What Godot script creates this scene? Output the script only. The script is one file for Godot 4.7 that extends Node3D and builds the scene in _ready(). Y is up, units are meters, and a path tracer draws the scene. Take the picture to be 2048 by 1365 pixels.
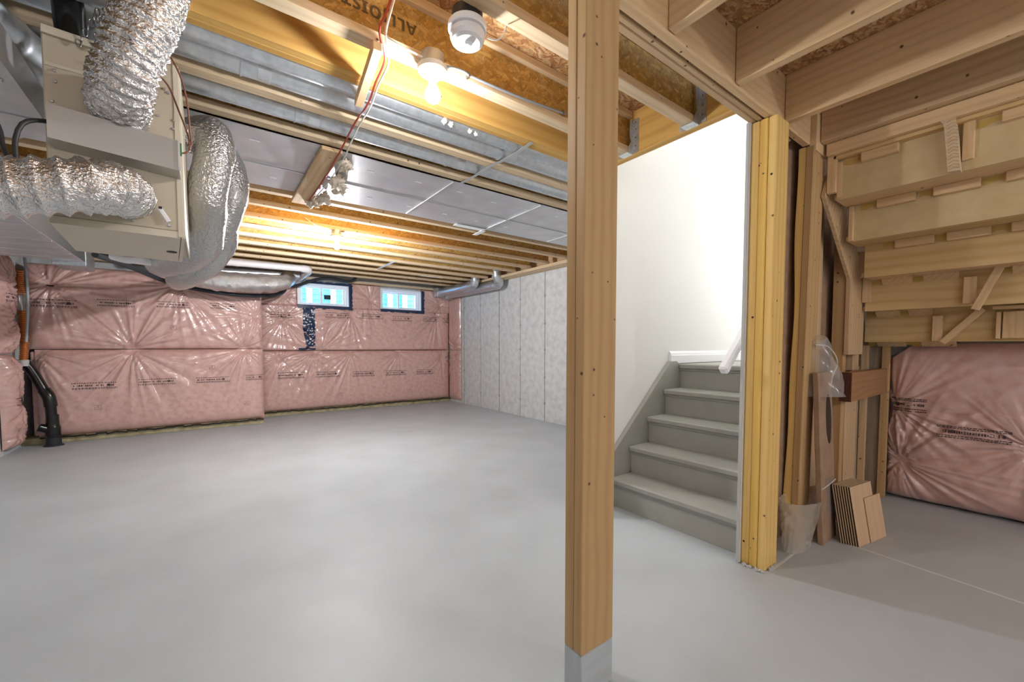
extends Node3D
# An unfinished basement. World: x along the floor joists, y up, depth d along the cross walls (z = -d).

var M := {}
var rng := RandomNumberGenerator.new()
var used := {}

func V(x: float, y: float, d: float) -> Vector3:
	return Vector3(x, y, -d)

# ------------------------------------------------------------------ naming and tagging
func nm(called: String) -> String:
	if not used.has(called):
		used[called] = 0
		return called
	used[called] += 1
	return "%s_%03d" % [called, used[called]]

func thing(called: String, label: String, category: String, at: Vector3, group := "") -> Node3D:
	var o := Node3D.new()
	o.name = nm(called)
	add_child(o)
	o.position = at
	tag(o, label, category, group)
	return o

func tag(o: Node, label: String, category: String, group := "") -> void:
	o.set_meta("label", label)
	o.set_meta("category", category)
	if group != "":
		o.set_meta("group", group)

func part(called: String, st: SurfaceTool, mat: Material, parent: Node3D, label := "") -> MeshInstance3D:
	var o := MeshInstance3D.new()
	o.name = called
	o.mesh = st.commit()
	o.material_override = mat
	if parent.get_parent() == self and not (parent is MeshInstance3D):
		o.position = -parent.position
	elif parent.get_parent() == self:
		o.position = -parent.position
	parent.add_child(o, true)
	if label != "":
		o.set_meta("label", label)
	return o

func single(called: String, st: SurfaceTool, mat: Material, label: String, category: String, group := "") -> MeshInstance3D:
	var m := st.commit()
	var bb := m.get_aabb()
	var base := bb.position + Vector3(bb.size.x / 2, 0, bb.size.z / 2)
	var s2 := SurfaceTool.new()
	s2.append_from(m, 0, Transform3D(Basis(), -base))
	var o := MeshInstance3D.new()
	o.name = nm(called)
	o.mesh = s2.commit()
	o.material_override = mat
	o.position = base
	add_child(o)
	tag(o, label, category, group)
	return o

func struct(called: String, st: SurfaceTool, mat: Material) -> MeshInstance3D:
	var o := MeshInstance3D.new()
	o.name = nm(called)
	o.mesh = st.commit()
	o.material_override = mat
	add_child(o)
	o.set_meta("kind", "structure")
	return o

# ------------------------------------------------------------------ shapes
func S() -> SurfaceTool:
	var st := SurfaceTool.new()
	st.begin(Mesh.PRIMITIVE_TRIANGLES)
	return st

func poly(st: SurfaceTool, pts: Array, uvs: Array, outward: Vector3) -> void:
	var n: Vector3 = (pts[1] - pts[0]).cross(pts[2] - pts[0])
	if n.length() < 1e-14 and pts.size() > 3:
		n = (pts[2] - pts[0]).cross(pts[3] - pts[0])
	var flip := n.dot(outward) > 0.0
	var nn := n.normalized() * (1.0 if flip else -1.0)
	for k in range(1, pts.size() - 1):
		for i in ([0, k + 1, k] if flip else [0, k, k + 1]):
			st.set_normal(nn)
			st.set_uv(uvs[i])
			st.add_vertex(pts[i])

# bevelled box: c centre, s size (along the basis axes), b bevel
func cb(st: SurfaceTool, c: Vector3, s: Vector3, b := 0.002, bs := Basis()) -> void:
	var h := s / 2
	b = minf(b, minf(h.x, minf(h.y, h.z)) * 0.45)
	var la := s.max_axis_index()
	var o := Vector2(rng.randf(), rng.randf())
	var uvf := func(p: Vector3, ax: int) -> Vector2:
		var i1 := (ax + 1) % 3
		var i2 := (ax + 2) % 3
		if i2 == la:
			var t := i1
			i1 = i2
			i2 = t
		return Vector2(p[i1] / 2.4 + o.x, p[i2] / 0.3 + o.y + ax * 0.37)
	for ax in 3:
		var i1 := (ax + 1) % 3
		var i2 := (ax + 2) % 3
		for sg in [-1.0, 1.0]:
			var ps := []
			var us := []
			for q in [[-1, -1], [1, -1], [1, 1], [-1, 1]]:
				var p := Vector3()
				p[ax] = sg * h[ax]
				p[i1] = q[0] * (h[i1] - b)
				p[i2] = q[1] * (h[i2] - b)
				us.append(uvf.call(p, ax))
				ps.append(c + bs * p)
			var n := Vector3()
			n[ax] = sg
			poly(st, ps, us, bs * n)
		# edges running along ax
		if b > 0.0:
			for q in [[-1.0, -1.0], [1.0, -1.0], [1.0, 1.0], [-1.0, 1.0]]:
				var ps := []
				var us := []
				for w in [[-1.0, 0], [1.0, 0], [1.0, 1], [-1.0, 1]]:
					var p := Vector3()
					p[ax] = w[0] * (h[ax] - b)
					p[i1] = q[0] * (h[i1] - (0.0 if w[1] == 0 else b))
					p[i2] = q[1] * (h[i2] - (b if w[1] == 0 else 0.0))
					us.append(uvf.call(p, i1))
					ps.append(c + bs * p)
				var n := Vector3()
				n[i1] = q[0]
				n[i2] = q[1]
				poly(st, ps, us, bs * n)
	if b > 0.0:
		for sx in [-1.0, 1.0]:
			for sy in [-1.0, 1.0]:
				for sz in [-1.0, 1.0]:
					var g := Vector3(sx, sy, sz)
					var ps := []
					var us := []
					for ax in 3:
						var p := g * (h - Vector3(b, b, b))
						p[ax] = g[ax] * h[ax]
						us.append(uvf.call(p, ax))
						ps.append(c + bs * p)
					poly(st, ps, us, bs * g)

func bx(st: SurfaceTool, x0: float, x1: float, y0: float, y1: float, d0: float, d1: float, b := 0.002) -> SurfaceTool:
	cb(st, V((x0 + x1) / 2, (y0 + y1) / 2, (d0 + d1) / 2), Vector3(absf(x1 - x0), absf(y1 - y0), absf(d1 - d0)), b)
	return st

func box(x0: float, x1: float, y0: float, y1: float, d0: float, d1: float, b := 0.002) -> SurfaceTool:
	return bx(S(), x0, x1, y0, y1, d0, d1, b)

# bar from a to b, w across and h along "up"
func bar(st: SurfaceTool, a: Vector3, b: Vector3, w: float, h: float, up := Vector3.UP, bev := 0.002) -> SurfaceTool:
	var x := (b - a).normalized()
	var z := x.cross(up).normalized()
	var y := z.cross(x)
	cb(st, (a + b) / 2, Vector3((b - a).length(), h, w), bev, Basis(x, y, z))
	return st

# prism: outline pts in a plane, pushed out by v
func prism(st: SurfaceTool, pts: Array, v: Vector3) -> SurfaceTool:
	var mid := Vector3()
	for p in pts:
		mid += p
	mid /= pts.size()
	var o := Vector2(rng.randf(), rng.randf())
	var ux: Vector3 = (pts[1] - pts[0]).normalized()
	var uy := v.normalized().cross(ux)
	var f := func(p: Vector3) -> Vector2: return Vector2((p - mid).dot(ux) / 2.4 + o.x, ((p - mid).dot(uy) + (p - mid).dot(v.normalized())) / 0.3 + o.y)
	var top := []
	var u1 := []
	var u2 := []
	for p in pts:
		top.append(p + v)
		u1.append(f.call(p))
		u2.append(f.call(p + v))
	poly(st, pts, u1, -v)
	poly(st, top, u2, v)
	for i in pts.size():
		var j := (i + 1) % pts.size()
		var e: Vector3 = pts[j] - pts[i]
		var outw := e.cross(v)
		var c: Vector3 = (pts[i] + pts[j]) / 2 - mid
		if outw.dot(c) < 0:
			outw = -outw
		poly(st, [pts[i], pts[j], top[j], top[i]], [u1[i], u1[j], u2[j], u2[i]], outw)
	return st

func smooth_path(ctrl: Array, step: float) -> PackedVector3Array:
	var cv := Curve3D.new()
	cv.bake_interval = step
	for i in ctrl.size():
		var t := Vector3()
		if ctrl.size() > 1:
			t = (ctrl[mini(i + 1, ctrl.size() - 1)] - ctrl[maxi(i - 1, 0)]) / 6.0
			var lim := 1e9
			if i > 0:
				lim = minf(lim, ctrl[i].distance_to(ctrl[i - 1]) * 0.4)
			if i < ctrl.size() - 1:
				lim = minf(lim, ctrl[i].distance_to(ctrl[i + 1]) * 0.4)
			t = t.limit_length(lim)
		cv.add_point(ctrl[i], -t, t)
	return cv.get_baked_points()

# tube along points; f(s, th, pos) gives the radius; smooth normals
func tube(st: SurfaceTool, pts: PackedVector3Array, f: Callable, n := 16, caps := true) -> SurfaceTool:
	var t0 := (pts[1] - pts[0]).normalized()
	var up := Vector3.UP if absf(t0.y) < 0.9 else Vector3.RIGHT
	var r := t0.cross(up).normalized()
	var rings := []
	var s := 0.0
	var lens := []
	for i in pts.size():
		var t: Vector3 = (pts[mini(i + 1, pts.size() - 1)] - pts[maxi(i - 1, 0)]).normalized()
		r = (r - t * r.dot(t)).normalized()
		var b := t.cross(r)
		if i > 0:
			s += pts[i].distance_to(pts[i - 1])
		var ring := PackedVector3Array()
		for k in n:
			var th := TAU * k / n
			var dir := r * cos(th) + b * sin(th)
			var rad: float = f.call(s, th, pts[i] + dir * 0.08)
			ring.append(pts[i] + dir * rad)
		rings.append(ring)
		lens.append(s)
	st.set_smooth_group(0)
	for i in pts.size() - 1:
		for k in n:
			var k2 := (k + 1) % n
			var q := [rings[i][k], rings[i][k2], rings[i + 1][k2], rings[i + 1][k]]
			var u := [Vector2(lens[i], float(k) / n), Vector2(lens[i], float(k + 1) / n), Vector2(lens[i + 1], float(k + 1) / n), Vector2(lens[i + 1], float(k) / n)]
			for w in [0, 1, 2, 0, 2, 3]:
				st.set_uv(u[w])
				st.add_vertex(q[w])
	if caps:
		for e in [0, pts.size() - 1]:
			st.set_smooth_group(1 if e == 0 else 2)
			for k in n:
				var k2 := (k + 1) % n
				var tri := [pts[e], rings[e][k2], rings[e][k]] if e == 0 else [pts[e], rings[e][k], rings[e][k2]]
				for w in 3:
					st.set_uv(Vector2())
					st.add_vertex(tri[w])
	st.generate_normals()
	return st

func pipe(ctrl: Array, rad: float, n := 16, step := 0.03) -> SurfaceTool:
	return tube(S(), smooth_path(ctrl, step), func(_s, _t, _p): return rad, n)

func rod(a: Vector3, b: Vector3, r0: float, r1 := -1.0, n := 20) -> SurfaceTool:
	var L := a.distance_to(b)
	return tube(S(), PackedVector3Array([a, a.lerp(b, 0.5), b]), func(s, _t, _p): return lerpf(r0, r0 if r1 < 0 else r1, s / L), n)

# solid of revolution about an axis from base along ax: prof = [[along, radius], ...]
func lathe(st: SurfaceTool, at: Vector3, ax: Vector3, prof: Array, n := 32) -> SurfaceTool:
	var up := Vector3.UP if absf(ax.y) < 0.9 else Vector3.RIGHT
	var r := ax.cross(up).normalized()
	var b := ax.cross(r)
	for i in prof.size() - 1:
		st.set_smooth_group(i + 1)
		for k in n:
			var q := []
			for w in [[i, k], [i, k + 1], [i + 1, k + 1], [i + 1, k]]:
				var th: float = TAU * (w[1] % n) / n
				q.append(at + ax * prof[w[0]][0] + (r * cos(th) + b * sin(th)) * prof[w[0]][1])
			for w in [0, 1, 2, 0, 2, 3]:
				st.set_uv(Vector2(float(k) / n, float(i)))
				st.add_vertex(q[w])
	st.generate_normals()
	return st

func grid(st: SurfaceTool, nu: int, nv: int, f: Callable, flip := false) -> SurfaceTool:
	var p := []
	for i in nu + 1:
		var row := PackedVector3Array()
		for j in nv + 1:
			row.append(f.call(float(i) / nu, float(j) / nv))
		p.append(row)
	st.set_smooth_group(0)
	for i in nu:
		for j in nv:
			var q := [[i, j], [i + 1, j], [i + 1, j + 1], [i, j + 1]]
			for w in ([0, 1, 2, 0, 2, 3] if flip else [0, 2, 1, 0, 3, 2]):
				st.set_uv(Vector2(float(q[w][0]) / nu, float(q[w][1]) / nv))
				st.add_vertex(p[q[w][0]][q[w][1]])
	st.generate_normals()
	return st

# ------------------------------------------------------------------ materials
func noise(sd: int, freq: float, oct := 3, type := FastNoiseLite.TYPE_SIMPLEX_SMOOTH) -> FastNoiseLite:
	var n := FastNoiseLite.new()
	n.seed = sd
	n.noise_type = type
	n.frequency = freq
	n.fractal_octaves = oct
	return n

func pic(w: int, h: int, data: PackedByteArray) -> ImageTexture:
	var im := Image.create_from_data(w, h, false, Image.FORMAT_RGB8, data)
	im.generate_mipmaps()
	return ImageTexture.create_from_image(im)

# lumber 2.4 m long by 0.3 m across; grain along u, mirrored so that it repeats
func wood(sd: int, light: Color, dark: Color, knots: int, rings: float, contrast: float) -> ImageTexture:
	var w := 1280
	var h := 160
	var nz := noise(sd, 0.01, 3)
	var fine := noise(sd + 1, 0.05, 2)
	var r := RandomNumberGenerator.new()
	r.seed = sd * 77 + 5
	var ks := []
	for i in knots:
		ks.append([r.randf() * 2.4, r.randf() * 0.3, r.randf_range(0.002, 0.0055)])
	var data := PackedByteArray()
	data.resize(w * h * 3)
	var i := 0
	for y in h:
		var v := float(y) / h * 0.3
		for x in w:
			var u := absf(float(x) / w * 2.0 - 1.0) * 2.4
			var vv := v + nz.get_noise_2d(u * 60.0, v * 500.0) * 0.018
			var dk := 0.0
			for k in ks:
				var dx: float = (u - k[0]) * 0.55
				var dy: float = v - k[1]
				var q: float = dx * dx + dy * dy
				var kr: float = k[2]
				if q < kr * kr * 40.0:
					var e := exp(-q / (kr * kr * 8.0))
					vv += e * kr * 1.6 * signf(dy)
					dk = maxf(dk, clampf(1.6 - sqrt(q) / kr, 0.0, 1.0))
			var g := 0.5 + 0.5 * sin(vv * rings * TAU + nz.get_noise_2d(u * 9.0 + 300.0, v * 40.0) * 9.0)
			g = pow(g, 2.0) * contrast + fine.get_noise_2d(u * 40.0, v * 3200.0) * 0.25 * contrast + nz.get_noise_2d(u * 25.0, v * 120.0 + 900.0) * 0.3
			var c := light.lerp(dark, clampf(g, 0.0, 1.0) * 0.8).lerp(Color(0.22, 0.12, 0.07), dk * 0.8)
			data[i] = int(clampf(c.r, 0, 1) * 255)
			data[i + 1] = int(clampf(c.g, 0, 1) * 255)
			data[i + 2] = int(clampf(c.b, 0, 1) * 255)
			i += 3
	return pic(w, h, data)

# oriented strand board: flakes laid over each other, wrapping at the edges
func strand(sd: int, cols: Array, flakes: int, size := 512) -> ImageTexture:
	var r := RandomNumberGenerator.new()
	r.seed = sd
	var data := PackedByteArray()
	data.resize(size * size * 3)
	var c0: Color = cols[0]
	for i in size * size:
		data[i * 3] = int(c0.r * 255)
		data[i * 3 + 1] = int(c0.g * 255)
		data[i * 3 + 2] = int(c0.b * 255)
	for f in flakes:
		var c: Color = cols[r.randi() % cols.size()]
		c = c.lightened(r.randf() * 0.12).darkened(r.randf() * 0.16)
		var a := r.randf_range(-1.1, 1.1)
		var L := r.randf_range(18, 60)
		var W := r.randf_range(4, 13)
		var cx := r.randf() * size
		var cy := r.randf() * size
		var ca := cos(a)
		var sa := sin(a)
		for iu in range(-int(L / 2), int(L / 2) + 1):
			var edge := 0.86 if absf(iu) > L / 2 - 1.5 else 1.0
			for iv2 in range(-int(W), int(W) + 1):
				var iv := iv2 * 0.5
				var px := posmod(int(cx + iu * ca - iv * sa), size)
				var py := posmod(int(cy + iu * sa + iv * ca), size)
				var k := (py * size + px) * 3
				var sh := edge * (0.9 if absf(iv2) > W - 1.2 else 1.0) * (1.0 + 0.04 * sin(iv2 * 2.1))
				data[k] = int(clampf(c.r * sh, 0, 1) * 255)
				data[k + 1] = int(clampf(c.g * sh, 0, 1) * 255)
				data[k + 2] = int(clampf(c.b * sh, 0, 1) * 255)
	return pic(size, size, data)

func ntex(sd: int, freq: float, oct: int, size: int, ramp: Array = [], normal := false, bump := 4.0, type := FastNoiseLite.TYPE_SIMPLEX_SMOOTH) -> NoiseTexture2D:
	var t := NoiseTexture2D.new()
	t.width = size
	t.height = size
	t.seamless = true
	t.noise = noise(sd, freq, oct, type)
	t.generate_mipmaps = true
	if normal:
		t.as_normal_map = true
		t.bump_strength = bump
	if ramp.size() > 0:
		var g := Gradient.new()
		var off := PackedFloat32Array()
		var cl := PackedColorArray()
		for e in ramp:
			off.append(e[0])
			cl.append(e[1])
		g.offsets = off
		g.colors = cl
		t.color_ramp = g
	return t

func mat(albedo: Color, rough := 0.6, metal := 0.0) -> StandardMaterial3D:
	var m := StandardMaterial3D.new()
	m.albedo_color = albedo
	m.roughness = rough
	m.metallic = metal
	return m

func tmat(t: Texture2D, rough := 0.7) -> StandardMaterial3D:
	var m := mat(Color.WHITE, rough)
	m.albedo_texture = t
	return m

func world_tex(m: StandardMaterial3D, scale: float) -> StandardMaterial3D:
	m.uv1_triplanar = true
	m.uv1_world_triplanar = true
	m.uv1_scale = Vector3.ONE * scale
	return m

func c8(r: int, g: int, b: int) -> Color:
	return Color(r / 255.0, g / 255.0, b / 255.0)

func materials() -> void:
	M.pine = tmat(wood(3, c8(224, 190, 146), c8(200, 162, 116), 8, 26, 0.55))
	M.pine2 = tmat(wood(8, c8(208, 177, 138), c8(180, 144, 104), 10, 22, 0.6))
	M.stud = tmat(wood(14, c8(198, 162, 114), c8(176, 136, 88), 9, 22, 0.5))
	M.amber = tmat(wood(21, c8(238, 200, 124), c8(216, 170, 90), 6, 24, 0.55))
	M.amber2 = tmat(wood(29, c8(238, 196, 104), c8(218, 170, 76), 6, 20, 0.5))
	M.lvl = tmat(wood(33, c8(214, 170, 94), c8(190, 140, 68), 2, 16, 0.7))
	M.flange = tmat(wood(41, c8(220, 196, 162), c8(196, 166, 126), 8, 30, 0.55))
	M.ply = tmat(wood(52, c8(214, 182, 130), c8(192, 154, 96), 2, 16, 0.7))
	M.riser = tmat(ntex(5, 0.02, 4, 256, [[0.0, c8(204, 178, 132)], [1.0, c8(220, 196, 152)]]))
	world_tex(M.riser, 1.3)
	M.redwood = tmat(wood(63, c8(160, 118, 78), c8(138, 96, 60), 4, 24, 0.5))
	M.darkwood = tmat(wood(66, c8(84, 44, 26), c8(64, 30, 18), 2, 50, 0.6))
	M.web = tmat(strand(4, [c8(204, 158, 80), c8(196, 148, 70), c8(212, 170, 94), c8(188, 140, 64)], 2600))
	world_tex(M.web, 1.4)
	M.osb = tmat(strand(9, [c8(196, 146, 92), c8(214, 174, 124), c8(160, 106, 62), c8(178, 124, 72), c8(206, 160, 104)], 3000))
	world_tex(M.osb, 1.6)
	# painted slab
	M.floor = tmat(ntex(11, 0.006, 5, 1024, [[0.0, c8(181, 188, 192)], [0.35, c8(187, 194, 198)], [0.6, c8(190, 197, 201)], [1.0, c8(194, 201, 206)]]), 0.52)
	world_tex(M.floor, 0.23)
	M.floor.roughness_texture = ntex(12, 0.012, 4, 512, [[0.0, Color(0.88, 0.88, 0.88)], [1.0, Color(1, 1, 1)]])
	M.floor.heightmap_enabled = true
	M.floor.heightmap_texture = ntex(13, 0.01, 3, 512)
	M.floor.heightmap_scale = 0.1
	M.line = mat(c8(224, 224, 222), 0.6)
	M.crack = mat(c8(150, 149, 145), 0.8)
	M.concrete = tmat(ntex(17, 0.012, 5, 1024, [[0.0, c8(192, 195, 196)], [0.4, c8(206, 209, 210)], [0.62, c8(212, 215, 216)], [1.0, c8(222, 225, 226)]]), 0.85)
	world_tex(M.concrete, 0.6)
	M.concrete.heightmap_enabled = true
	M.concrete.heightmap_texture = ntex(19, 0.04, 3, 512)
	M.concrete.heightmap_scale = 0.03
	M.concrete_dark = mat(c8(158, 158, 152), 0.9)
	M.footing = tmat(ntex(23, 0.03, 4, 256, [[0.0, c8(150, 138, 102)], [1.0, c8(196, 186, 150)]]), 0.9)
	world_tex(M.footing, 1.0)
	M.drywall = mat(c8(240, 239, 235), 0.7)
	M.drywall_edge = mat(c8(190, 190, 188), 0.8)
	M.trim = mat(c8(244, 244, 246), 0.35)
	M.stair = tmat(ntex(27, 0.02, 3, 256, [[0.0, c8(158, 157, 147)], [1.0, c8(165, 164, 155)]]), 0.5)
	world_tex(M.stair, 1.0)
	# pink fibreglass under clear poly
	M.pink = tmat(ntex(31, 0.014, 5, 1024, [[0.0, c8(200, 154, 144)], [0.35, c8(212, 170, 160)], [0.55, c8(216, 176, 167)], [0.8, c8(220, 184, 175)], [1.0, c8(216, 178, 164)]]), 0.3)
	world_tex(M.pink, 0.8)
	M.pink.clearcoat_enabled = true
	M.pink.clearcoat = 1.0
	M.pink.clearcoat_roughness = 0.1
	M.pink.heightmap_enabled = true
	M.pink.heightmap_texture = ntex(37, 0.02, 4, 512)
	M.pink.heightmap_scale = 0.04
	M.print = mat(c8(78, 58, 58), 0.6)
	M.print_faint = mat(c8(168, 128, 122), 0.6)
	M.gap = mat(c8(40, 36, 34), 0.9)
	# metals
	M.galv = tmat(ntex(43, 0.03, 3, 512, [[0.0, c8(190, 195, 200)], [1.0, c8(222, 226, 230)]]), 0.38)
	world_tex(M.galv, 1.5)
	M.galv.metallic = 0.85
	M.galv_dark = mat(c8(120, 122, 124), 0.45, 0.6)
	M.tin = tmat(ntex(47, 0.01, 3, 512, [[0.0, c8(196, 196, 200)], [1.0, c8(216, 216, 220)]]), 0.36)
	world_tex(M.tin, 0.7)
	M.tin.metallic = 0.45
	M.tin_seam = mat(c8(205, 206, 206), 0.4, 0.6)
	M.foil = mat(c8(226, 224, 222), 0.2, 1.0)
	M.foil.heightmap_enabled = true
	M.foil.heightmap_texture = ntex(53, 0.05, 4, 512, [], false, 4.0, FastNoiseLite.TYPE_CELLULAR)
	M.foil.heightmap_scale = 0.7
	world_tex(M.foil, 5.0)
	M.foil_wrap = mat(c8(196, 194, 192), 0.26, 0.95)
	M.foil_wrap.heightmap_enabled = true
	M.foil_wrap.heightmap_texture = ntex(59, 0.03, 4, 512)
	M.foil_wrap.heightmap_scale = 0.8
	world_tex(M.foil_wrap, 4.0)
	M.beige = mat(c8(190, 178, 156), 0.38)
	M.beige_light = mat(c8(204, 194, 174), 0.4)
	M.silver = mat(c8(186, 184, 180), 0.34, 0.7)
	M.steel = mat(c8(150, 150, 150), 0.3, 1.0)
	M.black_pipe = mat(c8(22, 22, 22), 0.22)
	M.black = mat(c8(24, 25, 28), 0.5)
	M.foam = mat(c8(40, 44, 50), 0.7)
	M.white_plastic = mat(c8(240, 240, 242), 0.3)
	M.vent = mat(c8(196, 196, 200), 0.5)
	M.porcelain = mat(c8(236, 228, 212), 0.25)
	M.pvc = mat(c8(232, 228, 228), 0.3)
	M.copper = mat(c8(196, 124, 72), 0.35, 0.7)
	M.conduit = mat(c8(170, 176, 182), 0.5)
	M.red_wire = mat(c8(176, 66, 56), 0.5)
	M.white_wire = mat(c8(236, 230, 222), 0.5)
	M.brown_wire = mat(c8(120, 72, 52), 0.45)
	M.gray_wire = mat(c8(150, 156, 164), 0.4, 0.3)
	M.cord = mat(c8(46, 46, 46), 0.5)
	M.green = mat(c8(70, 120, 70), 0.5)
	M.tape = mat(c8(36, 52, 82), 0.25)
	M.dots = mat(c8(200, 210, 220), 0.5)
	M.vinyl = mat(c8(246, 248, 250), 0.3)
	M.siding = tmat(ntex(71, 0.02, 3, 256, [[0.0, c8(28, 92, 104)], [1.0, c8(38, 108, 120)]]), 0.6)
	world_tex(M.siding, 0.8)
	M.siding_post = mat(c8(150, 176, 182), 0.5)
	M.glass = mat(Color(0.93, 0.98, 1.0, 0.08), 0.0)
	M.glass.transparency = BaseMaterial3D.TRANSPARENCY_ALPHA
	M.ink = mat(c8(92, 70, 40), 0.7)
	M.glue = mat(c8(200, 168, 92), 0.6)
	M.cardboard = tmat(ntex(73, 0.02, 4, 256, [[0.0, c8(150, 120, 96)], [1.0, c8(172, 142, 116)]]), 0.8)
	world_tex(M.cardboard, 1.5)
	M.box_print = mat(c8(146, 128, 116), 0.6)
	M.poly_bag = mat(Color(0.92, 0.88, 0.82, 0.34), 0.25)
	M.poly_bag.transparency = BaseMaterial3D.TRANSPARENCY_ALPHA
	M.poly_clear = mat(Color(0.9, 0.9, 0.9, 0.2), 0.15)
	M.poly_clear.transparency = BaseMaterial3D.TRANSPARENCY_ALPHA
	M.core = mat(c8(58, 42, 28), 0.9)
	M.face_board = tmat(wood(81, c8(214, 182, 146), c8(200, 164, 126), 0, 14, 0.5), 0.5)
	M.tuft = mat(c8(226, 210, 190), 0.9)
	M.mark = mat(c8(80, 84, 92), 0.8)
	M.glow = mat(c8(255, 244, 220), 0.4)
	M.glow.emission_enabled = true
	M.glow.emission = c8(255, 248, 236)
	M.glow.emission_energy_multiplier = BULB_GLOW
	M.globe = mat(Color.WHITE, 0.5)
	M.globe.emission_enabled = true
	M.globe.emission = Color(1, 0.99, 0.97)
	M.globe.emission_energy_multiplier = 3.0
	M.panel_glow = mat(Color.WHITE, 0.5)
	M.panel_glow.emission_enabled = true
	M.panel_glow.emission = Color(1, 0.99, 0.97)
	M.panel_glow.emission_energy_multiplier = 2.0

# ------------------------------------------------------------------ camera and light
const F := 822.7
const BULB_GLOW := 14.0
const BULB := Color(0.98, 0.985, 1.0)

func camera_and_light() -> void:
	var cam := Camera3D.new()
	cam.name = "camera"
	add_child(cam)
	cam.position = Vector3(0, 1.15, 0)
	cam.rotation_degrees = Vector3(-2.586, -(90.0 - 53.47), 0)
	var near := 0.05
	cam.set_frustum(1365.0 / F * near, Vector2(0, 48.2 / F * near), near, 100.0)
	cam.current = true
	var we := WorldEnvironment.new()
	we.name = "environment"
	var e := Environment.new()
	e.background_mode = Environment.BG_SKY
	var sky := Sky.new()
	var sm := ProceduralSkyMaterial.new()
	sm.sky_top_color = c8(150, 190, 235)
	sm.sky_horizon_color = c8(225, 238, 248)
	sm.ground_bottom_color = c8(120, 120, 118)
	sm.ground_horizon_color = c8(190, 196, 200)
	sm.sky_energy_multiplier = 6.0
	sky.sky_material = sm
	e.sky = sky
	e.tonemap_mode = Environment.TONE_MAPPER_LINEAR
	e.tonemap_exposure = 1.0
	e.sdfgi_enabled = true
	e.ssao_enabled = true
	e.ssil_enabled = true
	we.environment = e
	add_child(we)
	# unseen light above the stairwell, placed to light its white walls
	var al := AreaLight3D.new()
	al.name = "unseen_stairwell_light"
	al.area_size = Vector2(1.5, 0.7)
	al.light_color = Color(0.98, 0.985, 1.0)
	al.light_energy = 2.2
	al.shadow_enabled = true
	add_child(al)
	al.position = V(3.15, 4.66, 1.48)
	al.rotation_degrees = Vector3(-90, 0, 0)

func omni(at: Vector3, energy: float, parent: Node3D) -> void:
	var l := OmniLight3D.new()
	l.name = "bulb_light"
	l.light_color = BULB
	l.light_energy = energy
	l.light_size = 0.03
	l.omni_range = 30.0
	l.omni_attenuation = 2.0
	l.shadow_enabled = true
	parent.add_child(l)
	l.position = at

func _ready() -> void:
	rng.seed = 7
	camera_and_light()
	materials()
	shell()
	windows()
	insulation()
	joists()
	lamps()
	pipes_and_tin()
	ventilator()
	stairs()
	framing()
	upper_flight()
	storage()
	wiring()

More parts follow.
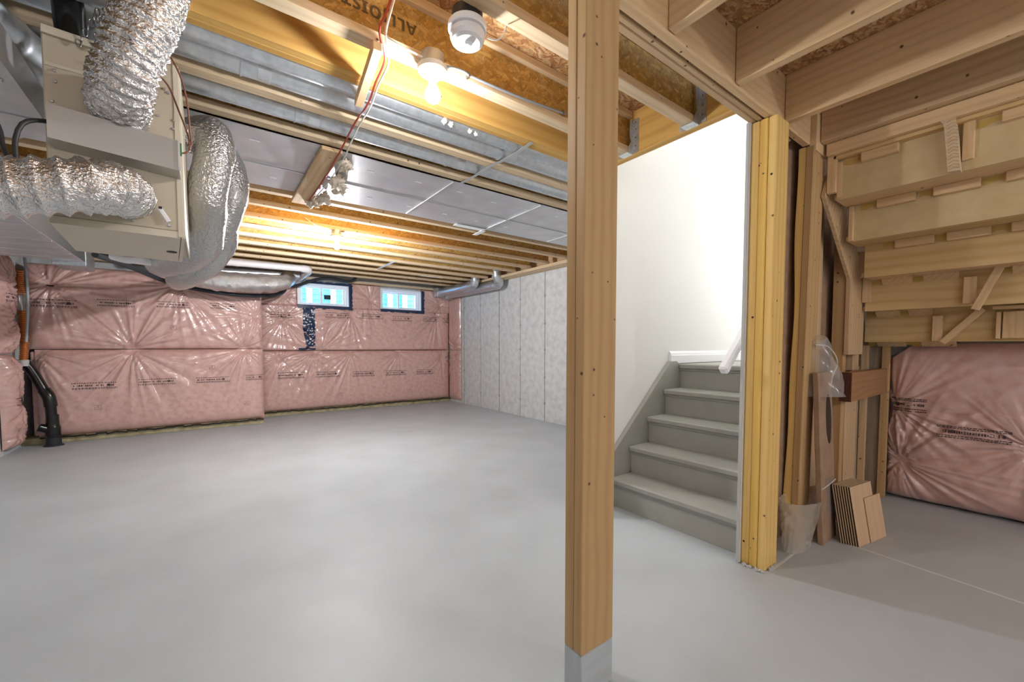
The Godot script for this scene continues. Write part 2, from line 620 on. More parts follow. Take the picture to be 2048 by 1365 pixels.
# ------------------------------------------------------------------ the setting
func shell() -> void:
	struct("floor", box(-1.95, 5.3, -0.15, 0.0, -3.2, 8.2, 0.0), M.floor)
	var c := S()
	bx(c, -1.95, 2.185, 2.585, 2.605, 1.95, 1.99, 0.0)
	bx(c, -1.95, 4.5, 2.585, 2.605, 1.99, 8.2, 0.0)
	bx(c, -1.95, 2.185, 2.585, 2.605, 1.0, 1.95, 0.0)
	bx(c, -1.95, 0.9, 2.585, 2.605, -3.2, 1.0, 0.0)
	bx(c, 0.86, 4.5, 2.53, 2.55, -3.2, 1.0, 0.0)
	bx(c, 0.86, 0.9, 2.545, 2.605, -3.2, 1.0, 0.0)
	struct("ceiling", c, M.osb)
	struct("wall_left", box(-1.95, -1.75, 0.0, 2.6, -3.2, 8.2, 0.0), M.concrete)
	struct("wall_rear", box(-1.95, 4.5, 0.0, 2.6, -3.3, -3.1, 0.0), M.concrete)
	# back foundation wall with openings for the two windows
	var b := S()
	bx(b, -1.95, 4.5, 0.0, 1.83, 7.86, 8.1, 0.0)
	bx(b, -1.95, 4.5, 2.26, 2.6, 7.86, 8.1, 0.0)
	for s in [[-1.95, 1.24], [2.1, 2.64], [3.48, 4.5]]:
		bx(b, s[0], s[1], 1.83, 2.26, 7.86, 8.1, 0.0)
	struct("wall_back", b, M.concrete)
	struct("trim_footing_strip", bx(box(0.7, 4.14, 0.0, 0.075, 7.76, 7.86, 0.004), -1.75, 0.66, 0.0, 0.075, 7.14, 7.86, 0.004), M.footing)
	# right foundation wall: panels of the formwork, joints, tie marks
	var w := struct("wall_right", box(4.15, 4.4, 0.0, 2.285, 1.99, 8.1, 0.0), M.concrete)
	struct("wall_storage", box(4.3, 4.5, 0.0, 2.6, -3.2, 0.995, 0.0), M.concrete)
	var edges := [8.0, 7.2, 6.58, 5.97, 5.36, 4.75, 4.14, 3.53, 2.92, 2.31, 1.995]
	for i in edges.size() - 1:
		var p := part("form_panel", box(4.138 + 0.003 * (i % 2), 4.152, 0.0, 2.284, edges[i + 1] + 0.004, edges[i] - 0.004, 0.004), M.concrete, w)
		part("form_joint", box(4.1375, 4.1395, 0.0, 2.284, edges[i + 1] - 0.006, edges[i + 1] + 0.006, 0.0), M.concrete_dark, w)
		var t := S()
		for y in [0.28, 0.68, 1.1, 1.5, 1.92]:
			lathe(t, V(4.139, y, edges[i] - 0.002), Vector3(-1, 0, 0), [[0.0, 0.02], [0.003, 0.018], [0.004, 0.0]], 10)
		part("tie_mark", t, M.concrete_dark, w)
	# sill plate and rim board over the right wall
	struct("trim_sill_plate", box(3.93, 4.36, 2.286, 2.325, 1.99, 7.9, 0.003), M.flange)
	struct("trim_rim_board", box(4.1, 4.14, 2.326, 2.584, 1.99, 7.9, 0.002), M.pine2)
	struct("trim_back_plate", box(-1.75, 4.1, 2.29, 2.325, 7.7, 7.86, 0.003), M.flange)
	# stairwell: white plaster up to the floor above
	struct("wall_stair_far", box(2.2, 5.3, 0.0, 4.9, 1.968, 1.985, 0.0), M.drywall)
	struct("wall_stair_near", box(2.245, 5.3, 0.0, 4.9, 1.0, 1.013, 0.001), M.drywall)
	struct("trim_plaster_edge", box(2.234, 2.2449, 0.0, 2.284, 0.999, 1.014, 0.002), M.drywall_edge)
	struct("wall_stair_end", box(5.2, 5.22, 0.0, 4.9, 0.9, 2.0, 0.0), M.drywall)
	struct("wall_stair_front", bx(box(2.185, 2.2, 2.58, 4.9, 0.98, 2.0, 0.0), 2.185, 2.3, 2.54, 4.9, 0.985, 1.0, 0.0), M.drywall)
	struct("ceiling_stairwell", box(2.1, 5.3, 4.8, 4.9, 0.9, 2.1, 0.0), M.drywall)
	var lp := thing("unseen_ceiling_light", "unseen flat white ceiling light above the open stairwell, placed to light its walls", "light", V(3.15, 4.7, 1.48))  # out of view, placed to brighten the stairwell from above
	part("frame", box(2.36, 3.94, 4.74, 4.8, 1.09, 1.87, 0.004), M.trim, lp)
	part("diffuser", box(2.4, 3.9, 4.7, 4.74, 1.13, 1.83, 0.004), M.panel_glow, lp)
	var ll := thing("added_fill_lamp", "added round white fill lamp on the stair landing, hidden behind the golden studs", "light", V(4.7, 2.0, 1.1))  # fill lamp added to even out the lower stairwell wall
	part("backplate", lathe(S(), V(4.7, 2.05, 1.013), Vector3(0, 0, 1) * -1.0, [[0.0, 0.0], [0.0, 0.06], [0.015, 0.055], [0.02, 0.0]], 24), M.trim, ll)
	part("globe", lathe(S(), V(4.7, 1.97, 1.11), Vector3.UP, [[0.0, 0.0], [0.006, 0.03], [0.03, 0.055], [0.07, 0.07], [0.11, 0.055], [0.134, 0.03], [0.14, 0.0]], 24), M.globe, ll)
	omni(Vector3(0, 0.04, -0.01), 0.68, ll)
	# saw cut in the slab on the storage side and the hairline crack at the left
	var s := S()
	bar(s, V(2.3, 0.0005, 0.866), V(4.1, 0.0005, 0.866), 0.012, 0.002, Vector3.UP, 0.0)
	bar(s, V(2.982, 0.0005, 0.861), V(2.86, 0.0005, -0.4), 0.012, 0.002, Vector3.UP, 0.0)
	struct("trim_slab_joint", s, M.line)
	var ck := S()
	var path := [[-0.66, 1.36], [-0.56, 1.29], [-0.49, 1.225], [-0.445, 1.185], [-0.44, 1.14], [-0.42, 1.11], [-0.405, 1.07], [-0.36, 1.03], [-0.33, 0.96], [-0.28, 0.9]]
	for i in path.size() - 1:
		bar(ck, V(path[i][0], 0.0004, path[i][1]), V(path[i + 1][0], 0.0004, path[i + 1][1]), 0.002, 0.0012, Vector3.UP, 0.0)
	struct("trim_slab_crack", ck, M.crack)

func windows() -> void:
	var n := 0
	for q in [[1.27, 2.06], [2.67, 3.45]]:
		n += 1
		var w := Node3D.new()
		w.name = "window_%d" % n
		add_child(w)
		w.position = V(q[0], 1.85, 7.8)
		w.set_meta("kind", "structure")
		var x0: float = q[0]
		var x1: float = q[1]
		var y0 := 1.855
		var y1 := 2.225
		var f := S()
		bx(f, x0, x1, y0, y0 + 0.035, 7.78, 7.9, 0.004)
		bx(f, x0, x1, y1 - 0.035, y1, 7.78, 7.9, 0.004)
		bx(f, x0, x0 + 0.035, y0 + 0.035, y1 - 0.035, 7.78, 7.9, 0.004)
		bx(f, x1 - 0.035, x1, y0 + 0.035, y1 - 0.035, 7.78, 7.9, 0.004)
		part("window_frame", f, M.vinyl, w)
		var xm := lerpf(x0, x1, 0.47)
		var k := 0
		for sx in [[x0 + 0.035, xm + 0.02, 7.86], [xm - 0.02, x1 - 0.035, 7.82]]:
			var sh := S()
			var a: float = sx[0]
			var b: float = sx[1]
			var d: float = sx[2]
			bx(sh, a, b, y0 + 0.035, y0 + 0.06, d, d + 0.03, 0.003)
			bx(sh, a, b, y1 - 0.06, y1 - 0.035, d, d + 0.03, 0.003)
			bx(sh, a, a + 0.03, y0 + 0.06, y1 - 0.06, d, d + 0.03, 0.003)
			bx(sh, b - 0.03, b, y0 + 0.06, y1 - 0.06, d, d + 0.03, 0.003)
			var so := part("sash", sh, M.vinyl, w)
			part("pane", box(a + 0.03, b - 0.03, y0 + 0.06, y1 - 0.06, d + 0.013, d + 0.017, 0.0), M.glass, so)
			k += 1
		if n == 1:
			part("sticker", box(1.68, 1.79, 1.98, 2.06, 7.825, 7.83, 0.0), M.foam, w, "dark square sticker on the glass")
	# corrugated well and siding of the neighbouring house
	var h := thing("neighbour_house_siding", "teal horizontal house siding with white posts seen through the basement windows", "siding", V(2.4, 1.2, 9.4))
	for i in 20:
		var y := 1.25 + i * 0.11
		var st := S()
		cb(st, V(2.7, y + 0.06, 9.38), Vector3(6.4, 0.125, 0.012), 0.002, Basis(Vector3.RIGHT, deg_to_rad(-7.0)))
		part("plank", st, M.siding, h)
	for x in [1.66, 2.12, 3.35, 3.7]:
		part("post", box(x, x + 0.1, 1.2, 3.6, 9.25, 9.33, 0.004), M.siding_post, h)
	struct("ground", box(-2.0, 7.0, 1.0, 1.2, 8.1, 10.0, 0.0), M.concrete)

# ------------------------------------------------------------------ insulation blankets
func fold_field(u: float, v: float, anchors: Array, n1: FastNoiseLite) -> float:
	var h := 0.0
	for a in anchors:
		var dx: float = u - a[0]
		var dy: float = v - a[1]
		var r := sqrt(dx * dx + dy * dy)
		if r > 1.3:
			continue
		var L: float = a[2]
		h -= 0.035 * exp(-r * r / 0.004) + 0.02 * exp(-r / 0.12)
		var th := atan2(dy, dx)
		var q := n1.get_noise_2d(th * 130.0 + a[0] * 31.0, a[1] * 57.0 + r * 12.0)
		h += 0.036 * exp(-r / L) * clampf(r / 0.1, 0.0, 1.0) * (0.6 - absf(q) * 2.4)
	return h

func blanket_height(u: float, v: float, o: Dictionary) -> float:
	var tu: float = clampf((u - o.u0) / (o.u1 - o.u0), 0.0, 1.0)
	var tv: float = clampf((v - o.v0) / (o.v1 - o.v0), 0.0, 1.0)
	var pv := 1.0 - pow(absf(2.0 * tv - 1.0), o.get("ev", 8.0))
	var pu := 1.0 - pow(absf(2.0 * tu - 1.0), o.get("eu", 26.0))
	var h: float = o.depth * pow(maxf(pv, 0.0), 0.6) * pow(maxf(pu, 0.0), 0.6)
	var n1: FastNoiseLite = o.n1
	h += fold_field(u, v, o.anchors, n1) * minf(1.0, minf(pu, pv) * 3.0 + 0.3)
	h += 0.014 * n1.get_noise_2d(u * 22.0, v * 22.0)
	var rp := 1.0 - absf(n1.get_noise_2d(u * 130.0 + v * 60.0, v * 34.0 - u * 10.0)) * 2.2
	h += 0.008 * rp * (0.5 + 0.5 * n1.get_noise_2d(u * 20.0 + 77.0, v * 20.0))
	return maxf(h, 0.003)

func blanket(label: String, o: Dictionary, labels: Array, category := "insulation", called := "insulation_blanket") -> void:
	o.n1 = noise(o.seed, 0.02, 2)
	var place: Callable = o.place
	var uc: float = (o.u0 + o.u1) / 2
	var t := thing(called, label, category, place.call(uc, o.v0, 0.0), o.get("group", ""))
	var res: float = o.get("res", 0.014)
	var nu := int((o.u1 - o.u0) / res)
	var nv := int((o.v1 - o.v0) / res)
	var top_cut = o.get("cut")
	part("batt", grid(S(), nu, nv, func(a, b):
		var u: float = lerpf(o.u0, o.u1, a)
		var v: float = lerpf(o.v0, o.v1, b)
		if top_cut != null:
			v = lerpf(o.v0, top_cut.call(u), b)
		return place.call(u, v, blanket_height(u, v, o)), o.get("flip", false)), M.pink, t)
	part("backing", o.back.call(), M.pink, t)
	for l in labels:
		var st := S()
		printed(st, o, l[0], l[1], l[2], l[3], int(l[4]) if l.size() > 4 else 0)
		part("printed_label", st, M.print, t)
	for q in o.get("staples", []):
		var ss := S()
		stamp(ss, o, q[0] - 0.03, q[0] + 0.03, q[1] - 0.008, q[1] + 0.008)
		part("staple", ss, M.gap, t)
	for q in o.get("marks", []):
		var st := S()
		digits(st, o, q[0], q[1], q[2])
		part("printed_number", st, M.print_faint, t)

func stamp(st: SurfaceTool, o: Dictionary, u0: float, u1: float, v0: float, v1: float) -> void:
	var place: Callable = o.place
	var e := 0.0025
	var seg := maxi(1, int((u1 - u0) / 0.03))
	for i in seg:
		var a := lerpf(u0, u1, float(i) / seg)
		var b := lerpf(u0, u1, float(i + 1) / seg)
		var ps := []
		for q in [[a, v0], [b, v0], [b, v1], [a, v1]]:
			ps.append(place.call(q[0], q[1], blanket_height(q[0], q[1], o) + e))
		var outw: Vector3 = place.call(a, v0, 1.0) - place.call(a, v0, 0.0)
		poly(st, ps, [Vector2(), Vector2(), Vector2(), Vector2()], outw)

# small print too blurred to read: thin lines, a bolder row of characters and a pictogram
func printed(st: SurfaceTool, o: Dictionary, uc: float, vc: float, w: float, h: float, style := 0) -> void:
	var r := RandomNumberGenerator.new()
	r.seed = int(uc * 1000) + int(vc * 777) + 9
	var rows := [[0.40, 0.10, 0.02], [-0.32, 0.10, 0.02], [-0.46, 0.06, 0.02]]
	if style == 1:
		rows = [[0.46, 0.07, 0.014], [0.34, 0.07, 0.014], [-0.3, 0.07, 0.014], [-0.44, 0.07, 0.014]]
	for row in rows:
		var x := -0.5
		while x < 0.5:
			var L := r.randf_range(0.02, 0.06)
			stamp(st, o, uc + x * w, uc + minf(x + L, 0.5) * w, vc + (row[0] - row[1] / 2) * h, vc + (row[0] + row[1] / 2) * h)
			x += L + row[2]
	var x2 := -0.47
	while x2 < 0.42:
		var L2 := r.randf_range(0.012, 0.035)
		var hh := r.randf_range(0.14, 0.26)
		if r.randf() > 0.28:
			stamp(st, o, uc + x2 * w, uc + (x2 + L2) * w, vc + (0.03 - hh / 2) * h, vc + (0.03 + hh / 2) * h)
		x2 += L2 + 0.014
	stamp(st, o, uc + 0.26 * w, uc + 0.34 * w, vc - 0.12 * h, vc + 0.2 * h)

# the number 20 in strokes, as it is printed on the batts
func digits(st: SurfaceTool, o: Dictionary, uc: float, vc: float, h: float) -> void:
	var sgm := [[[0, 1, 0.5, 1], [0.5, 0.5, 0.5, 1], [0, 0.5, 0.5, 0.5], [0, 0, 0, 0.5], [0, 0, 0.5, 0]], [[0.7, 0, 0.7, 1], [1.2, 0, 1.2, 1], [0.7, 1, 1.2, 1], [0.7, 0, 1.2, 0]]]
	for d in sgm:
		for q in d:
			var t := 0.05
			stamp(st, o, uc + (q[0] - 0.6 - t) * h, uc + (q[2] - 0.6 + t) * h, vc + (q[1] - 0.5 - t) * h, vc + (q[3] - 0.5 + t) * h)

func insulation() -> void:
	var pl := func(u, v, h): return V(u, v, 7.19 - h)
	var pr := func(u, v, h): return V(u, v, 7.79 - h)
	var bl := func(y0, y1): return func(): return box(-1.66, 0.655, y0 + 0.02, y1 - 0.02, 7.2, 7.6, 0.01)
	var br := func(y0, y1): return func(): return box(0.66, 4.1, y0 + 0.02, y1 - 0.02, 7.8, 7.85, 0.01)
	blanket("lower pink insulation blanket on the projecting left part of the back wall", {"u0": -1.62, "u1": 0.67, "v0": 0.075, "v1": 1.112, "depth": 0.1, "seed": 3, "place": pl, "back": bl.call(0.075, 1.11), "anchors": [[-0.762, 1.10, 0.5], [-1.59, 1.08, 0.3], [0.43, 1.1, 0.35]], "marks": [[0.05, 0.86, 0.05], [-1.1, 0.4, 0.05], [0.45, 0.33, 0.05]]},
		[[-1.116, 0.67, 0.4, 0.085], [-0.533, 0.689, 0.38, 0.085], [0.061, 0.687, 0.38, 0.08], [0.55, 0.698, 0.22, 0.08]])
	blanket("upper pink insulation blanket on the projecting left part of the back wall, below the ducts", {"u0": -1.66, "u1": 0.67, "v0": 1.118, "v1": 2.12, "depth": 0.11, "seed": 4, "place": pl, "back": bl.call(1.118, 2.12), "anchors": [[-1.457, 1.862, 0.5], [-0.762, 1.135, 0.45], [-0.293, 1.958, 0.55], [0.43, 1.13, 0.3], [0.6, 1.6, 0.3]], "marks": [[-0.35, 1.4, 0.05]], "staples": [[-1.457, 1.862], [-0.293, 1.95]]},
		[[-1.425, 1.656, 0.38, 0.1], [-0.896, 1.689, 0.34, 0.09], [-0.342, 1.703, 0.34, 0.085], [0.202, 1.715, 0.3, 0.08]])
	blanket("lower pink insulation blanket right of the step in the back wall", {"u0": 0.67, "u1": 4.1, "v0": 0.075, "v1": 1.077, "depth": 0.09, "seed": 5, "place": pr, "back": br.call(0.075, 1.077), "anchors": [[1.5, 1.05, 0.4], [0.95, 0.95, 0.35], [2.1, 1.06, 0.5], [3.0, 1.05, 0.3], [3.9, 0.9, 0.3]], "marks": [[1.9, 0.3, 0.06], [3.2, 0.28, 0.06]]},
		[[1.12, 0.67, 0.4, 0.11], [1.699, 0.664, 0.4, 0.1], [2.311, 0.649, 0.4, 0.1], [2.918, 0.645, 0.4, 0.1], [3.52, 0.64, 0.36, 0.1]])
	var po := func(u, v, h):
		return V(u, v, 7.79 - h)
	# the upper one leaves the windows free: three pieces side by side under and between them
	var up := {"u0": 0.67, "u1": 4.1, "v0": 1.083, "v1": 1.85, "depth": 0.085, "seed": 6, "place": po, "back": br.call(1.083, 1.85), "anchors": [[1.6, 1.1, 0.45], [2.1, 1.75, 0.4], [1.0, 1.6, 0.4], [2.35, 2.0, 0.4], [3.8, 1.8, 0.5]], "marks": [[1.0, 1.32, 0.06], [2.4, 1.33, 0.06], [3.1, 1.35, 0.06]], "staples": [[0.98, 1.65], [1.03, 1.64], [1.65, 1.8], [3.75, 1.82]], "ev": 40.0}
	blanket("upper pink insulation blanket right of the step, under the two small windows", up,
		[[0.98, 1.67, 0.42, 0.1], [1.876, 1.7, 0.42, 0.1], [2.464, 1.705, 0.42, 0.1], [3.061, 1.69, 0.4, 0.1], [3.662, 1.70, 0.36, 0.1], [4.0, 1.69, 0.15, 0.1]])
	var i := 0
	for q in [[0.67, 1.24, "left of the first window beside the duct end"], [2.09, 2.65, "between the two small windows"], [3.47, 4.1, "right of the second window in the corner"]]:
		i += 1
		blanket("narrow pink insulation piece " + q[2], {"u0": q[0], "u1": q[1], "v0": 1.835, "v1": 2.285, "depth": 0.075, "seed": 10 + i, "place": po, "anchors": [[(q[0] + q[1]) / 2 + 0.1, 2.0, 0.3]], "ev": 60.0, "eu": 50.0,
			"back": func(): return box(q[0] + 0.01, q[1] - 0.01, 1.86, 2.27, 7.795, 7.85, 0.01)}, [], "insulation", "insulation_piece")
	# corner roll against the left wall, hanging beside the pipes
	var pc := func(u, v, h): return V(-1.74 + h * 1.0 + 0.0, v, u)
	blanket("narrow pink insulation strip hanging in the left corner, lower one", {"u0": 6.55, "u1": 6.93, "v0": 0.06, "v1": 1.06, "depth": 0.13, "seed": 16, "place": pc, "flip": false, "anchors": [[6.75, 1.0, 0.3], [6.8, 0.55, 0.3], [6.7, 0.2, 0.25]], "eu": 2.4, "ev": 10.0,
		"back": func(): return box(-1.749, -1.735, 0.08, 1.04, 6.6, 6.9, 0.0)}, [[6.75, 0.56, 0.26, 0.09]], "insulation", "insulation_strip")
	blanket("narrow pink insulation strip hanging in the left corner, upper one", {"u0": 6.4, "u1": 6.92, "v0": 1.07, "v1": 2.15, "depth": 0.12, "seed": 17, "place": pc, "flip": false, "anchors": [[6.7, 1.12, 0.3], [6.65, 1.8, 0.3], [6.75, 1.45, 0.3]], "eu": 2.4, "ev": 10.0,
		"back": func(): return box(-1.749, -1.735, 1.09, 2.13, 6.45, 6.9, 0.0)}, [[6.68, 1.66, 0.34, 0.1]], "insulation", "insulation_strip")
	# flap lapped onto the concrete at the right corner
	var pf := func(u, v, h): return V(4.13 - h, v, u)
	blanket("pink insulation flap lapped round the right corner onto the concrete wall, upper one", {"u0": 7.3, "u1": 7.78, "v0": 1.08, "v1": 2.2, "depth": 0.05, "seed": 18, "place": pf, "flip": true, "anchors": [[7.6, 1.15, 0.4]], "eu": 6.0,
		"back": func(): return box(4.125, 4.136, 1.1, 2.18, 7.33, 7.75, 0.0)}, [], "insulation", "insulation_flap")
	blanket("pink insulation flap lapped round the right corner onto the concrete wall, lower one", {"u0": 7.3, "u1": 7.78, "v0": 0.05, "v1": 1.075, "depth": 0.05, "seed": 19, "place": pf, "flip": true, "anchors": [[7.5, 0.9, 0.4]], "eu": 6.0,
		"back": func(): return box(4.125, 4.136, 0.07, 1.06, 7.33, 7.75, 0.0)}, [], "insulation", "insulation_flap")
	# storage side
	var ps := func(u, v, h): return V(4.24 - h, v, u)
	var top := func(u: float) -> float: return 1.17 - 0.13 * clampf((u - 0.66) / 0.15, 0.0, 1.0)
	blanket("large pink insulation blanket in crumpled clear plastic under the stair flight", {"u0": -0.9, "u1": 0.815, "v0": 0.01, "v1": 1.2, "depth": 0.13, "seed": 22, "place": ps, "flip": true, "res": 0.009, "ev": 10.0, "cut": top,
		"anchors": [[0.76, 0.7, 0.25], [0.72, 0.3, 0.3], [0.1, 0.5, 0.2]], "back": func(): return box(4.24, 4.29, 0.02, 1.05, -0.88, 0.8, 0.0)},
		[[0.685, 0.72, 0.2, 0.1, 1], [0.36, 0.56, 0.34, 0.085, 1]])
	# dark house tape: round both windows and down the middle of the first
	var tp := S()
	var r := RandomNumberGenerator.new()
	r.seed = 5
	var col := [[1.33, 1.83, 0.0], [1.325, 1.6, 0.0], [1.33, 1.4, 0.0], [1.36, 1.22, 0.0], [1.4, 1.1, 0.0]]
	for k in 26:
		var v := 1.835 - k * 0.0285
		var left := lerpf(1.315, 1.37, clampf((k - 14) / 12.0, 0.0, 1.0)) + r.randf_range(-0.008, 0.008)
		stamp_rows(tp, up, left, 1.50 + r.randf_range(-0.006, 0.006), v - 0.03, v)
	stamp_rows(tp, up, 1.24, 1.36, 1.083, 1.1)
	stamp_rows(tp, up, 1.24, 1.38, 1.1, 1.125)
	var tt := thing("tape_strip", "dark blue tape strip with white dots running down the pink insulation under the first window", "tape", V(1.41, 1.08, 7.7))
	part("strip", tp, M.tape, tt)
	var dt := S()
	for k in 36:
		var uu := r.randf_range(1.35, 1.48)
		var vv := r.randf_range(1.12, 1.75)
		stamp_rows(dt, up, uu, uu + 0.02, vv, vv + 0.02, 0.006)
	part("printed_dots", dt, M.dots, tt).set_meta("kind", "stuff")
	var wi := 0
	for q in [[1.27, 2.06, "first window, above the tape strip"], [2.67, 3.45, "second window, near the right corner"]]:
		wi += 1
		var st := S()
		var a: float = q[0]
		var b: float = q[1]
		var dd := 7.715
		for s in 14:
			var f0 := s / 14.0
			var f1 := (s + 1) / 14.0
			var j := r.randf_range(0.0, 0.018)
			bx(st, lerpf(a - 0.03, b + 0.06, f0), lerpf(a - 0.03, b + 0.06, f1), 1.815 - j, 1.86, dd - 0.02, dd, 0.0)
			if wi == 1:
				bx(st, lerpf(a + 0.1, b + 0.06, f0), lerpf(a + 0.1, b + 0.06, f1), 2.225, 2.255 + j, dd - 0.01, dd, 0.0)
			bx(st, b + 0.008, b + 0.055 + j, lerpf(1.8, 2.25, f0), lerpf(1.8, 2.25, f1), dd - 0.02 - j * 0.5, dd, 0.0)
		single("window_tape", st, M.tape, "ragged dark blue tape sealing the plastic round the " + q[2], "tape")
		var rv := S()
		bx(rv, a - 0.03, a, 1.85, 2.24, 7.72, 7.86, 0.0)
		bx(rv, b, b + 0.03, 1.85, 2.24, 7.73, 7.86, 0.0)
		bx(rv, a, b, 1.84, 1.855, 7.72, 7.86, 0.0)
		bx(rv, a, b, 2.226, 2.245, 7.72, 7.86, 0.0)
		struct("trim_window_reveal", rv, M.vinyl)
	# dark strips drawn in for the gap along the bottom edge
	var gp := S()
	for k in 24:
		var x0 := lerpf(-1.6, 0.65, k / 24.0)
		bar(gp, V(x0, 0.07 + r.randf_range(-0.01, 0.008), 7.12), V(x0 + 0.1, 0.07 + r.randf_range(-0.01, 0.008), 7.12), 0.02, 0.016, Vector3.UP, 0.0)
	for k in 34:
		var x0 := lerpf(0.7, 4.1, k / 34.0)
		bar(gp, V(x0, 0.07 + r.randf_range(-0.01, 0.006), 7.74), V(x0 + 0.105, 0.07 + r.randf_range(-0.01, 0.006), 7.74), 0.02, 0.014, Vector3.UP, 0.0)
	struct("trim_dark_gap", gp, M.gap)

func stamp_rows(st: SurfaceTool, o: Dictionary, u0: float, u1: float, v0: float, v1: float, e := 0.004) -> void:
	var place: Callable = o.place
	var seg := maxi(1, int((u1 - u0) / 0.02))
	for i in seg:
		var a := lerpf(u0, u1, float(i) / seg)
		var b := lerpf(u0, u1, float(i + 1) / seg)
		var ps := []
		for q in [[a, v0], [b, v0], [b, v1], [a, v1]]:
			ps.append(place.call(q[0], q[1], blanket_height(q[0], q[1], o) + e))
		poly(st, ps, [Vector2(), Vector2(), Vector2(), Vector2()], place.call(a, v0, 1.0) - place.call(a, v0, 0.0))

# ------------------------------------------------------------------ floor joists and beams
func ijoist(x0: float, x1: float, d0: float, d1: float, label: String, group := "") -> Node3D:
	var t := thing("floor_joist", label, "joist", V((x0 + x1) / 2, 2.33, (d0 + d1) / 2), group)
	part("bottom_flange", box(x0, x1, 2.33, 2.368, d0, d1, 0.003), M.flange, t)
	var dm := (d0 + d1) / 2
	part("web", box(x0, x1, 2.366, 2.547, dm - 0.006, dm + 0.006, 0.0), M.web, t)
	part("top_flange", box(x0, x1, 2.547, 2.585, d0, d1, 0.003), M.flange, t)
	return t

func joists() -> void:
	var g := "wooden floor joists under the strand board deck"
	ijoist(-1.75, 2.13, 1.213, 1.275, "nearest wooden floor joist, carrying the smoke alarm", g)
	var j1 := ijoist(-1.75, 2.13, 1.632, 1.697, "wooden floor joist with black lettering on its web and the near bulb below it", g)
	# printed upside down on the web
	var tm := TextMesh.new()
	tm.text = "ALLJOIST"
	var sf := SystemFont.new()
	sf.font_names = PackedStringArray(["Droid Sans"])
	sf.font_weight = 700
	tm.font = sf
	tm.font_size = 64
	tm.pixel_size = 0.001
	tm.depth = 0.0008
	var tx := MeshInstance3D.new()
	tx.name = "lettering"
	tx.mesh = tm
	tx.material_override = M.ink
	j1.add_child(tx)
	tx.position = V(0.585, 2.458, 1.6575) - j1.position
	tx.rotation_degrees = Vector3(0, 0, 180)
	tx.scale = Vector3(1.1, 0.95, 1)
	ijoist(-1.75, 3.96, 2.247, 2.312, "wooden floor joist between the second and third round steel ducts", g)
	ijoist(-1.75, 3.96, 2.565, 2.63, "wooden floor joist along the near edge of the sheet metal panning", g)
	ijoist(-1.75, 3.96, 3.47, 3.533, "wooden floor joist along the far edge of the sheet metal panning", g)
	var ord := ["first", "second", "third", "fourth", "fifth", "sixth", "seventh", "eighth", "ninth", "tenth"]
	var far := [3.72, 4.09, 4.51, 4.92, 5.30, 5.70, 6.10, 6.50, 6.90, 7.30]
	var proto: Node3D = null
	for i in far.size():
		var f: float = far[i]
		var lb: String = ord[i] + " wooden floor joist beyond the sheet metal panning, counted towards the pink back wall"
		if i == 2:
			lb = "third wooden floor joist beyond the sheet metal panning, carrying the far bulb"
		if i == 9:
			lb = "last wooden floor joist, close above the pink back wall"
		if proto == null:
			proto = ijoist(-1.75, 3.96, f - 0.064, f, lb, g)
		else:
			var c: Node3D = proto.duplicate()
			c.name = nm("floor_joist")
			add_child(c)
			c.position = V(1.105, 2.33, f - 0.032)
			tag(c, lb, "joist", g)
	var b := thing("laminated_beam", "golden laminated timber beam running along the joists behind the near bulb", "beam", V(0.2, 2.335, 1.94))
	part("ply", box(-1.75, 2.13, 2.335, 2.584, 1.882, 1.922, 0.002), M.lvl, b)
	part("ply", box(-1.75, 2.13, 2.335, 2.584, 1.924, 1.962, 0.002), M.lvl, b)
	var h := thing("trimmer_beam", "golden laminated timber trimmer across the joist ends above the white stairwell wall", "beam", V(2.175, 2.325, 1.45))
	part("ply", box(2.132, 2.182, 2.325, 2.584, 1.012, 1.888, 0.002), M.lvl, h)
	for q in [[1.244, "nearest floor joist"], [1.664, "lettered floor joist"]]:
		var d: float = q[0]
		var hg := thing("joist_hanger", "bent galvanised steel hanger holding the end of the " + q[1], "hanger", V(2.1, 2.32, d), "galvanised joist hangers on the trimmer")
		part("stirrup", box(2.075, 2.131, 2.325, 2.3285, d - 0.035, d + 0.035, 0.0), M.galv, hg)
		for s in [-1, 1]:
			var st := S()
			prism(st, [V(2.131, 2.327, d + s * 0.034), V(2.078, 2.327, d + s * 0.034), V(2.085, 2.36, d + s * 0.034), V(2.11, 2.4, d + s * 0.034), V(2.095, 2.44, d + s * 0.034), V(2.1, 2.53, d + s * 0.034), V(2.131, 2.53, d + s * 0.034)], Vector3(0, 0, -0.002 * s))
			bx(st, 2.128, 2.1315, 2.33, 2.53, d + s * 0.034, d + s * 0.075, 0.0)
			part("side_plate", st, M.galv, hg)
			var nl := S()
			for y in [2.37, 2.42, 2.47, 2.51]:
				lathe(nl, V(2.128, y, d + s * 0.055), Vector3(-1, 0, 0), [[0.0, 0.005], [0.003, 0.004], [0.003, 0.0]], 8)
			part("nail_head", nl, M.steel, hg)

